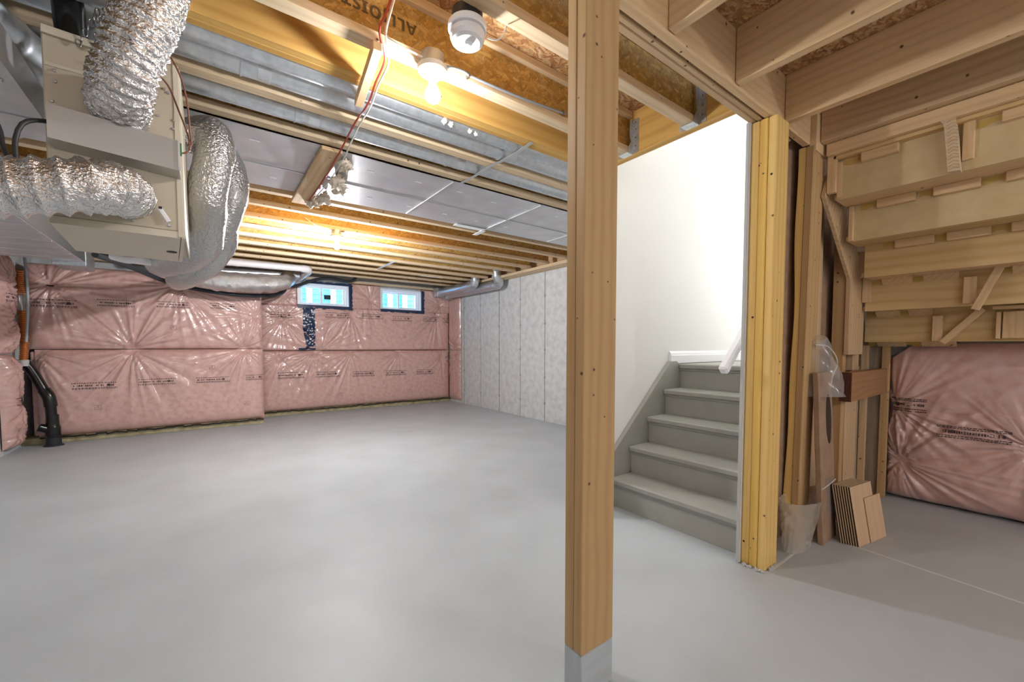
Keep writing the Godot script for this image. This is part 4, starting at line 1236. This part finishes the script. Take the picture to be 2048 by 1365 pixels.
# ------------------------------------------------------------------ posts, header, joists of the landing side
func framing() -> void:
	var p := thing("support_post", "tall two-ply timber post standing in front of the camera", "post", V(1.018, 0.0, 0.935))
	part("stud", box(0.941, 1.094, 0.15, 2.284, 0.895, 0.934, 0.003), M.stud, p)
	part("stud", box(0.941, 1.094, 0.15, 2.284, 0.936, 0.975, 0.003), M.stud, p)
	part("painted_foot", box(0.941, 1.094, 0.0, 0.149, 0.895, 0.975, 0.003), tmat(M.floor.albedo_texture, 0.5), p, "foot of the post coated with pale floor paint")
	var kn := S()
	for q in [[0.99, 0.92], [1.0, 1.36], [0.96, 2.05]]:
		lathe(kn, V(q[0] + 0.05, q[1], 0.8955), Vector3(0, 0, 1), [[0.0, 0.004], [0.0006, 0.003], [0.0008, 0.0]], 9)
	part("knot", kn, M.darkwood, p)
	var h := thing("header_beam", "three-ply timber header carried by the tall post and the studs beside the stairs", "beam", V(1.7, 2.285, 0.96))
	part("ply", box(0.86, 2.76, 2.286, 2.53, 0.905, 0.942, 0.003), M.pine, h)
	part("ply", box(0.86, 2.63, 2.286, 2.53, 0.953, 0.976, 0.004), M.pine2, h)
	part("ply", box(0.86, 2.34, 2.288, 2.58, 0.979, 1.011, 0.004), M.pine2, h)
	var j := thing("jamb_studs", "three golden studs nailed together beside the bottom of the stairs", "stud", V(2.32, 0.0, 0.94))
	for k in 3:
		var d := 0.88 + k * 0.0402
		part("stud", box(2.258 - 0.0015 * (k % 2), 2.40, 0.0, 2.284, d, d + 0.0382, 0.0045), [M.amber, M.amber2, M.amber][k], j)
	var jk := S()
	for q in [[2.0, 0.9], [2.06, 0.955], [0.12, 0.985], [1.3, 0.97], [0.62, 0.93]]:
		lathe(jk, V(2.2575, q[0], q[1]), Vector3(-1, 0, 0), [[0.0, 0.006], [0.0006, 0.005], [0.0008, 0.0]], 9)
	part("knot", jk, M.darkwood, j)
	# ragged mortar crumbs at its foot
	var cr := S()
	for k in 26:
		var q := rng.randf()
		var c := V(2.245 + rng.randf_range(-0.012, 0.005), 0.004, 0.87 + q * 0.14) if k < 18 else V(2.26 + q * 0.14, 0.004, 0.872)
		cb(cr, c, Vector3(rng.randf_range(0.006, 0.02), rng.randf_range(0.006, 0.016), rng.randf_range(0.006, 0.018)), 0.002, Basis(Vector3(0, 1, 0.3).normalized(), rng.randf() * 3.0))
	single("plaster_crumbs", cr, M.drywall_edge, "crumbs of plaster round the foot of the three golden studs", "crumbs").set_meta("kind", "stuff")
	var q2 := thing("twin_stud", "pair of studs with a wavy bark edge under the end of the header", "stud", V(2.84, 0.0, 0.95))
	var st := S()
	# waney board: strip mesh built from cross-sections
	for k in 24:
		var ya := 2.28 * k / 24.0
		var yb := 2.28 * (k + 1) / 24.0
		var da := lerpf(0.949, 0.924, ya / 2.28)
		var db := lerpf(0.949, 0.924, yb / 2.28)
		var wa := 0.036 + 0.005 * sin(ya * 3.4 + 0.6) + 0.004 * sin(ya * 8.0)
		var wb := 0.036 + 0.005 * sin(yb * 3.4 + 0.6) + 0.004 * sin(yb * 8.0)
		var ca := 0.012 + 0.01 * sin(ya * 3.4 + 3.4)
		var cbv := 0.012 + 0.01 * sin(yb * 3.4 + 3.4)
		var A := [V(2.76, ya, da), V(2.76, ya, da + wa - 0.004), V(2.76 + ca + 0.006, ya, da + wa), V(2.93, ya, da + wa), V(2.93, ya, da)]
		var B := [V(2.76, yb, db), V(2.76, yb, db + wb - 0.004), V(2.76 + cbv + 0.006, yb, db + wb), V(2.93, yb, db + wb), V(2.93, yb, db)]
		for e in 5:
			var e2 := (e + 1) % 5
			var mid: Vector3 = (A[e] + A[e2]) / 2 - V(2.85, ya, da + wa / 2)
			poly(st, [A[e], A[e2], B[e2], B[e]], [Vector2(ya / 2.4, e * 0.2), Vector2(ya / 2.4, e * 0.2 + 0.12), Vector2(yb / 2.4, e * 0.2 + 0.12), Vector2(yb / 2.4, e * 0.2)], mid)
	part("waney_stud", st, M.amber, q2)
	part("stud", bar(S(), V(2.845, 0.0, 0.929), V(2.845, 2.28, 0.904), 0.17, 0.038, Vector3(0, 0, 1), 0.003), M.stud, q2)
	# joists running over the storage corner
	var i := 0
	for x in [1.372, 1.877, 2.402]:
		single("landing_joist", box(x, x + 0.046, 2.296, 2.53, -2.6, 0.903, 0.003), M.pine, ["leftmost pine joist butting the header beside the tall post", "middle pine joist butting the header", "right pine joist butting the header, ending above the golden studs"][i], "joist", "pine joists on the near side of the header")
		i += 1
	single("landing_joist", box(2.81, 2.865, 2.3, 2.53, -2.6, 0.872, 0.003), M.pine2, "pine joist directly above the underside of the stair flight", "joist", "pine joists on the near side of the header")
	single("rim_board", box(2.762, 2.95, 2.25, 2.53, 0.875, 0.91, 0.003), M.pine, "short pine board closing the end of the header above the wavy stud", "board")

# ------------------------------------------------------------------ underside of the flight to the floor above
func upper_flight() -> void:
	var t := thing("stair_flight", "underside of a wooden stair flight with glue blocks over the pink storage wall", "staircase", V(3.4, 1.18, 0.35))
	var xs := [2.95, 3.18, 3.42, 3.66, 3.9]
	var bot := [1.995, 1.79, 1.592, 1.392, 1.182]
	var d1s := [0.828, 0.826, 0.8, 0.845, 0.895]
	var d0 := -0.95
	part("top_nosing", box(2.866, 2.955, 2.235, 2.3, d0, 0.86, 0.003), M.pine, t)
	part("top_nosing", box(2.90, 2.965, 2.215, 2.234, d0, 0.835, 0.002), M.ply, t)
	for i in 5:
		var x: float = xs[i]
		var top: float = bot[i] + 0.222 if i == 0 else bot[i - 1] - 0.0
		part("riser", box(x, x + 0.014, bot[i], top + 0.018, d0, d1s[i], 0.001), M.riser if i < 2 else M.ply, t)
		var xe: float = xs[i + 1] + 0.03 if i < 4 else 4.2
		part("tread", box(x + 0.0145, xe, bot[i] + 0.009, bot[i] + 0.037, d0, d1s[i] + 0.015, 0.002), M.pine if i % 2 == 0 else M.ply, t)
	# glue blocks under each tread, against the next riser
	var blocks := [[2.95, 2.215, 0.0, [[0.56, 0.716], [0.05, 0.215], [-0.3, -0.1]]], [3.18, 2.004, 0.0, [[0.528, 0.692], [0.29, 0.46], [0.05, 0.21], [-0.3, -0.1]]], [3.42, 1.799, 0.0, [[0.483, 0.652], [0.268, 0.433], [0.03, 0.198], [-0.3, -0.1]]], [3.66, 1.601, 0.02, [[0.609, 0.755], [0.404, 0.558], [0.05, 0.2]]], [3.9, 1.401, 0.02, [[0.703, 0.83], [0.545, 0.66], [0.02, 0.18]]], [4.1, 1.191, 0.02, [[0.7, 0.86], [0.45, 0.62]]]]
	for b in blocks:
		for q in b[3]:
			var st := S()
			var x: float = b[0]
			var y: float = b[1]
			if b[2] > 0.0:
				prism(st, [V(x - 0.045, y, q[0]), V(x - 0.045, y - 0.008, q[0]), V(x, y - 0.04, q[0]), V(x, y, q[0])], V(0, 0, q[1] - q[0]))
			else:
				bx(st, x - 0.034, x, y - 0.047, y, q[0], q[1], 0.003)
			part("glue_block", st, M.pine, t)
			var gs := S()
			grid(gs, 10, 4, func(u, v): return V(x - 0.0012, y - 0.004 - v * (0.03 + 0.006 * sin(u * 7.0 + q[0] * 40.0)), lerpf(q[1] - 0.02, q[1] + 0.075 + 0.02 * sin(q[0] * 60.0), u)))
			part("glue_smear", gs, M.glue, t)
	# wedges and cleats where the treads sit in the string
	for q in [[2.9, 0.82, 0.862, 2.03, 2.235], [2.925, 0.8, 0.822, 2.0, 2.2], [3.16, 0.8, 0.822, 1.79, 2.0], [3.6, 0.832, 0.88, 1.62, 1.795], [3.645, 0.812, 0.86, 1.453, 1.62]]:
		part("cleat", box(q[0], q[0] + 0.03, q[3], q[4], q[1], q[2], 0.002), M.pine, t)
	for q in [[2.925, 0.297, 0.335, 2.04, 2.215], [3.62, 0.331, 0.383, 1.406, 1.562], [3.86, 0.492, 0.54, 1.186, 1.352], [3.86, 0.247, 0.266, 1.197, 1.36], [3.87, 0.13, 0.24, 1.2, 1.362]]:
		part("cleat", box(q[0], q[0] + 0.035, q[3], q[4], q[1], q[2], 0.002), M.pine, t)
	# curved end of the carriage block in the top bay, end grain showing
	part("carriage_end", prism(S(), [V(2.87, 2.262, 0.36), V(2.87, 2.262, 0.428), V(2.874, 2.22, 0.395), V(2.878, 2.15, 0.388), V(2.885, 1.99, 0.375), V(2.885, 1.985, 0.333), V(2.876, 2.15, 0.346)], Vector3(0.06, 0, 0)), M.flange, t)
	var gr := S()
	for k in 16:
		var y := 2.0 + k * 0.016
		var dm := lerpf(0.354, 0.366, k / 15.0)
		var pts := arr([[2.8725 + 0.012 * (1.0 - k / 15.0) - 0.001, y - 0.004, dm - 0.018], [2.871 + 0.012 * (1.0 - k / 15.0), y + 0.005, dm], [2.8725 + 0.012 * (1.0 - k / 15.0) - 0.001, y - 0.004, dm + 0.018]])
		bar(gr, pts[0], pts[1], 0.002, 0.002, Vector3.UP, 0.0)
		bar(gr, pts[1], pts[2], 0.002, 0.002, Vector3.UP, 0.0)
	part("growth_ring", gr, M.stud, t)
	# braces of the middle carriage
	part("brace", bar(S(), V(3.585, 1.625, 0.232), V(3.6, 1.365, 0.33), 0.02, 0.036, Vector3(0, 0, 1), 0.002), M.pine, t)
	part("brace", bar(S(), V(3.85, 1.385, 0.32), V(3.86, 1.175, 0.49), 0.02, 0.036, Vector3(0, 0, 1), 0.002), M.pine, t)
	part("brace", bar(S(), V(3.84, 1.385, 0.28), V(3.84, 1.372, -0.5), 0.03, 0.02, Vector3.UP, 0.002), M.pine, t)
	# string along the far edge
	part("string", prism(S(), [V(2.88, 2.02, 0.865), V(2.98, 2.2, 0.865), V(3.75, 1.62, 0.865), V(3.66, 1.58, 0.865), V(3.4, 1.585, 0.865)], V(0, 0, 0.018)), M.pine2, t)
	part("string_leg", box(3.4, 3.72, 1.095, 1.6, 0.862, 0.888, 0.002), M.pine2, t)

# ------------------------------------------------------------------ storage corner
func storage() -> void:
	# partition between the storage corner and the stairs: its studs and the boards
	single("wall_stud", box(3.415, 3.475, 0.0, 1.94, 0.892, 0.96, 0.003), M.stud, "slim stud of the stair partition behind the leaning carton", "stud")
	single("wall_stud", box(3.02, 3.2, 0.0, 2.24, 0.958, 0.996, 0.003), M.pine2, "wide pale stud of the stair partition seen left of the slim stud", "stud")
	single("wall_board", box(3.48, 3.73, 0.0, 0.79, 0.885, 0.925, 0.003), M.pine2, "wide pale board standing under the stained timber", "board")
	single("wall_stud", box(3.66, 3.8, 0.98, 1.5, 0.9, 0.94, 0.003), M.pine2, "short stud above the stained timber", "stud")
	single("spotted_panel", bx(box(3.74, 4.134, 0.0, 1.0, 0.94, 0.955, 0.002), 4.135, 4.15, 0.0, 1.2, 0.838, 0.99, 0.002), tmat(ntex(91, 0.02, 4, 256, [[0.0, c8(150, 132, 112)], [1.0, c8(186, 168, 146)]]), 0.8), "grey spotted sheet closing the back of the storage corner", "panel")
	single("wall_stud", box(4.1, 4.14, 0.0, 1.17, 0.79, 0.836, 0.003), M.stud, "narrow stud at the left edge of the large pink insulation", "stud")
	single("wall_stud", box(4.0, 4.04, 0.0, 1.16, 0.895, 0.936, 0.003), M.pine2, "stud in the back corner of the storage behind the narrow stud", "stud")
	struct("wall_partition_back", box(2.41, 4.3, 0.0, 2.6, 0.9965, 0.9995, 0.0), M.cardboard)
	var lm := thing("stained_timber", "short brown timber with a dark stained end, fixed across the storage corner", "timber", V(3.7, 0.8, 0.83))
	part("timber", box(3.25, 4.17, 0.8, 0.985, 0.8, 0.862, 0.003), M.redwood, lm)
	part("stained_end", box(3.245, 3.2499, 0.8, 0.985, 0.8, 0.862, 0.001), M.darkwood, lm, "dark red-brown end")
	# carton of flooring leaning against the partition
	var bs := Basis(Vector3.RIGHT, deg_to_rad(-3.0))
	var c := thing("carton", "tall brown carton in torn plastic leaning behind the wavy stud", "box", V(2.9, 0.0, 0.82))
	var at := V(2.935, 0.0, 0.797)
	var st := S()
	cb(st, at + bs * Vector3(0, 0.5, -0.015), Vector3(0.22, 1.0, 0.03), 0.004, bs)
	part("carton_body", st, M.cardboard, c)
	var pr := S()
	cb(pr, at + bs * Vector3(0.03, 0.26, 0.0005), Vector3(0.13, 0.22, 0.001), 0.0, bs)
	part("printed_panel", pr, M.box_print, c)
	var ov := S()
	var ring := []
	for k in 20:
		ring.append(at + bs * Vector3(0.035 + cos(TAU * k / 20) * 0.045, 0.72 + sin(TAU * k / 20) * 0.15, 0.0004))
	prism(ov, ring, bs * Vector3(0, 0, 0.0008))
	part("printed_oval", ov, M.core, c)
	part("torn_plastic", tube(S(), smooth_path([at + bs * Vector3(0, 0.86, -0.03), at + bs * Vector3(0, 0.95, -0.03), at + bs * Vector3(0, 1.05, -0.03), at + bs * Vector3(-0.02, 1.14, -0.03), at + bs * Vector3(-0.05, 1.2, -0.03)], 0.02), func(s, th, _p): return lerpf(0.125, 0.05, clampf(s / 0.36, 0, 1)) * (0.75 + 0.25 * absf(cos(th))) * (1.0 + 0.1 * sin(th * 5.0 + s * 30.0)), 32), M.poly_clear, c)
	single("packing_strap", pipe([at + bs * Vector3(-0.115, 0.33, 0.004), at + bs * Vector3(0.0, 0.335, 0.004), at + bs * Vector3(0.115, 0.345, 0.004)], 0.003, 8), M.white_wire, "thin pale strap across the leaning carton", "strap")
	# sample boards leaning in a stack
	var yaw := Basis(Vector3.UP, deg_to_rad(-9.0))
	var ln := yaw * Basis(Vector3.RIGHT, deg_to_rad(-9.5))
	for k in 8:
		var th := 0.0105
		var o := V(2.964, 0.0, 0.667) + yaw * Vector3(0.122 - 0.004 * k, 0, -th * (k + 0.5) * 1.02)
		var bt := thing("sample_board", "wood-faced sample board, %s in the leaning stack" % ["front one", "second from the front", "third from the front", "fourth from the front", "fifth from the front", "sixth from the front", "seventh from the front", "rearmost one"][k], "board", o, "sample boards leaning in a stack")
		var m := S()
		cb(m, o + ln * Vector3(0, 0.169, -0.001), Vector3(0.245, 0.335, th - 0.0035), 0.001, ln)
		part("core", m, M.core, bt)
		var m2 := S()
		cb(m2, o + ln * Vector3(0, 0.169, th / 2 - 0.0017), Vector3(0.247, 0.337, 0.0024), 0.0006, ln)
		part("face", m2, M.face_board, bt)
	var o2 := V(3.09, 0.0, 0.642) + yaw * Vector3(0.095, 0, -0.006)
	var sb := thing("sample_board", "smaller square sample board leaning in front of the stack", "board", o2)
	var m3 := S()
	cb(m3, o2 + ln * Vector3(0, 0.128, 0), Vector3(0.19, 0.255, 0.007), 0.001, ln)
	part("core", m3, M.redwood, sb)
	var m4 := S()
	cb(m4, o2 + ln * Vector3(0, 0.128, 0.005), Vector3(0.19, 0.255, 0.002), 0.0006, ln)
	part("face", m4, M.face_board, sb)
	# clear plastic bag round the foot of the twin stud
	var n1 := noise(95, 1.0, 2)
	var bag := S()
	grid(bag, 60, 24, func(u, v):
		var a: float = u * TAU
		var y: float = v * 0.27
		var k: float = lerpf(0.62, 1.0, v) * (1.0 + 0.08 * n1.get_noise_2d(cos(a) * 3.0 + v * 4.0, sin(a) * 3.0))
		return V(2.69 + cos(a) * 0.215 * k + 0.05 * v, 0.003 + y - 0.02 * cos(a) * v, 0.885 + sin(a) * 0.085 * k), true)
	single("plastic_bag", bag, M.poly_bag, "open translucent plastic bag standing round the foot of the wavy stud", "bag")
	single("loose_wire", pipe(arr([[2.86, 1.16, 0.88], [3.0, 1.15, 0.86], [3.15, 1.09, 0.86], [3.22, 1.03, 0.87], [3.15, 0.98, 0.87], [3.08, 0.92, 0.86]]), 0.004, 8), M.white_wire, "white wire looping out over the leaning carton", "wire")

# ------------------------------------------------------------------ wiring
func wiring() -> void:
	single("red_wire", pipe(arr([[0.618, 2.527, 1.6], [0.585, 2.425, 1.605], [0.56, 2.35, 1.605], [0.6, 2.295, 1.66], [0.614, 2.285, 1.82], [0.632, 2.285, 1.95], [0.634, 2.28, 2.05], [0.645, 2.305, 2.22], [0.648, 2.29, 2.42], [0.655, 2.284, 2.62], [0.672, 2.288, 3.1], [0.67, 2.288, 3.55]]), 0.0045, 8), M.red_wire, "red cable hanging from the lettered joist and running along the nailed board", "wire")
	single("white_wire", pipe(arr([[0.628, 2.527, 1.6], [0.6, 2.425, 1.603], [0.583, 2.35, 1.603], [0.615, 2.29, 1.66], [0.626, 2.28, 1.82], [0.644, 2.28, 1.95], [0.65, 2.275, 2.05], [0.667, 2.3, 2.22], [0.675, 2.285, 2.42], [0.69, 2.28, 2.62], [0.705, 2.285, 3.1], [0.69, 2.288, 3.55]]), 0.004, 8), M.white_wire, "white cable following the red cable down to the nailed board", "wire")
	single("lamp_wire", pipe(arr([[0.622, 2.511, 1.615], [0.603, 2.432, 1.615], [0.588, 2.36, 1.615], [0.6, 2.335, 1.6], [0.645, 2.32, 1.59], [0.70, 2.318, 1.59], [0.73, 2.315, 1.59]]), 0.004, 8), M.white_wire, "white cable reaching the near bulb fixture from the left", "wire")
	var c := thing("armoured_cable", "grey cable running right from the near bulb fixture along the joist", "cable", V(1.2, 2.34, 1.61))
	part("cable", pipe(arr([[0.82, 2.315, 1.59], [0.87, 2.335, 1.6], [0.93, 2.348, 1.61], [0.96, 2.345, 1.615], [1.24, 2.353, 1.618], [1.55, 2.375, 1.62]]), 0.006, 10), M.gray_wire, c)
	part("staple", box(1.528, 1.534, 2.363, 2.387, 1.606, 1.632, 0.001), M.steel, c)
	part("staple", box(0.955, 0.961, 2.335, 2.357, 1.606, 1.632, 0.001), M.steel, c)
	single("alarm_wire", pipe(arr([[0.85, 2.275, 1.3], [0.885, 2.275, 1.29], [0.91, 2.3, 1.28], [0.915, 2.325, 1.27]]), 0.003, 8), M.white_wire, "white wire from the smoke alarm to the front joist", "wire")
	single("power_cord", pipe(arr([[-0.55, 1.98, 1.95], [-0.491, 1.82, 1.95], [-0.478, 1.756, 1.93], [-0.456, 1.7, 1.9], [-0.436, 1.672, 1.88]]), 0.007, 10), M.cord, "straight dark cord dropping to the lower foil duct at the left edge", "cord")
	single("power_cord", pipe(arr([[-0.388, 1.87, 1.97], [-0.411, 1.85, 1.93], [-0.430, 1.82, 1.9], [-0.442, 1.77, 1.89], [-0.441, 1.71, 1.88], [-0.434, 1.672, 1.875]]), 0.0065, 10), M.cord, "dark cord looping from the silver control box to the lower foil duct", "cord")
	single("thermostat_wire", pipe(arr([[-0.09, 2.21, 1.93], [-0.08, 2.184, 1.93], [-0.052, 2.123, 1.93], [-0.035, 2.043, 1.935], [-0.029, 1.942, 1.94], [-0.026, 1.893, 1.95], [-0.038, 1.862, 1.945], [-0.056, 1.85, 1.94]]), 0.003, 8), M.brown_wire, "outer thin brown wire curving from the foil duct to the green terminal", "wire")
	single("thermostat_wire", pipe(arr([[-0.13, 2.114, 1.93], [-0.088, 2.085, 1.95], [-0.058, 2.0, 1.95], [-0.036, 1.927, 1.95], [-0.031, 1.87, 1.945], [-0.043, 1.856, 1.942], [-0.056, 1.852, 1.942]]), 0.003, 8), M.brown_wire, "inner thin brown wire curving from the foil duct to the green terminal", "wire")
	single("far_bulb_wire", pipe(arr([[0.8, 2.4, 4.46], [0.86, 2.36, 4.45], [0.93, 2.335, 4.44], [1.04, 2.315, 4.44]]), 0.006, 8), M.white_wire, "white cable reaching the far bulb from the left", "wire")
	var sw := S()
	tube(sw, smooth_path(arr([[1.75, 2.47, 1.3], [1.76, 2.44, 1.29], [1.765, 2.41, 1.28]]), 0.01), func(_s, _t, _p): return 0.006, 8)
	single("cable_stub", sw, M.gray_wire, "short grey cable stub poking out below the header", "cable")
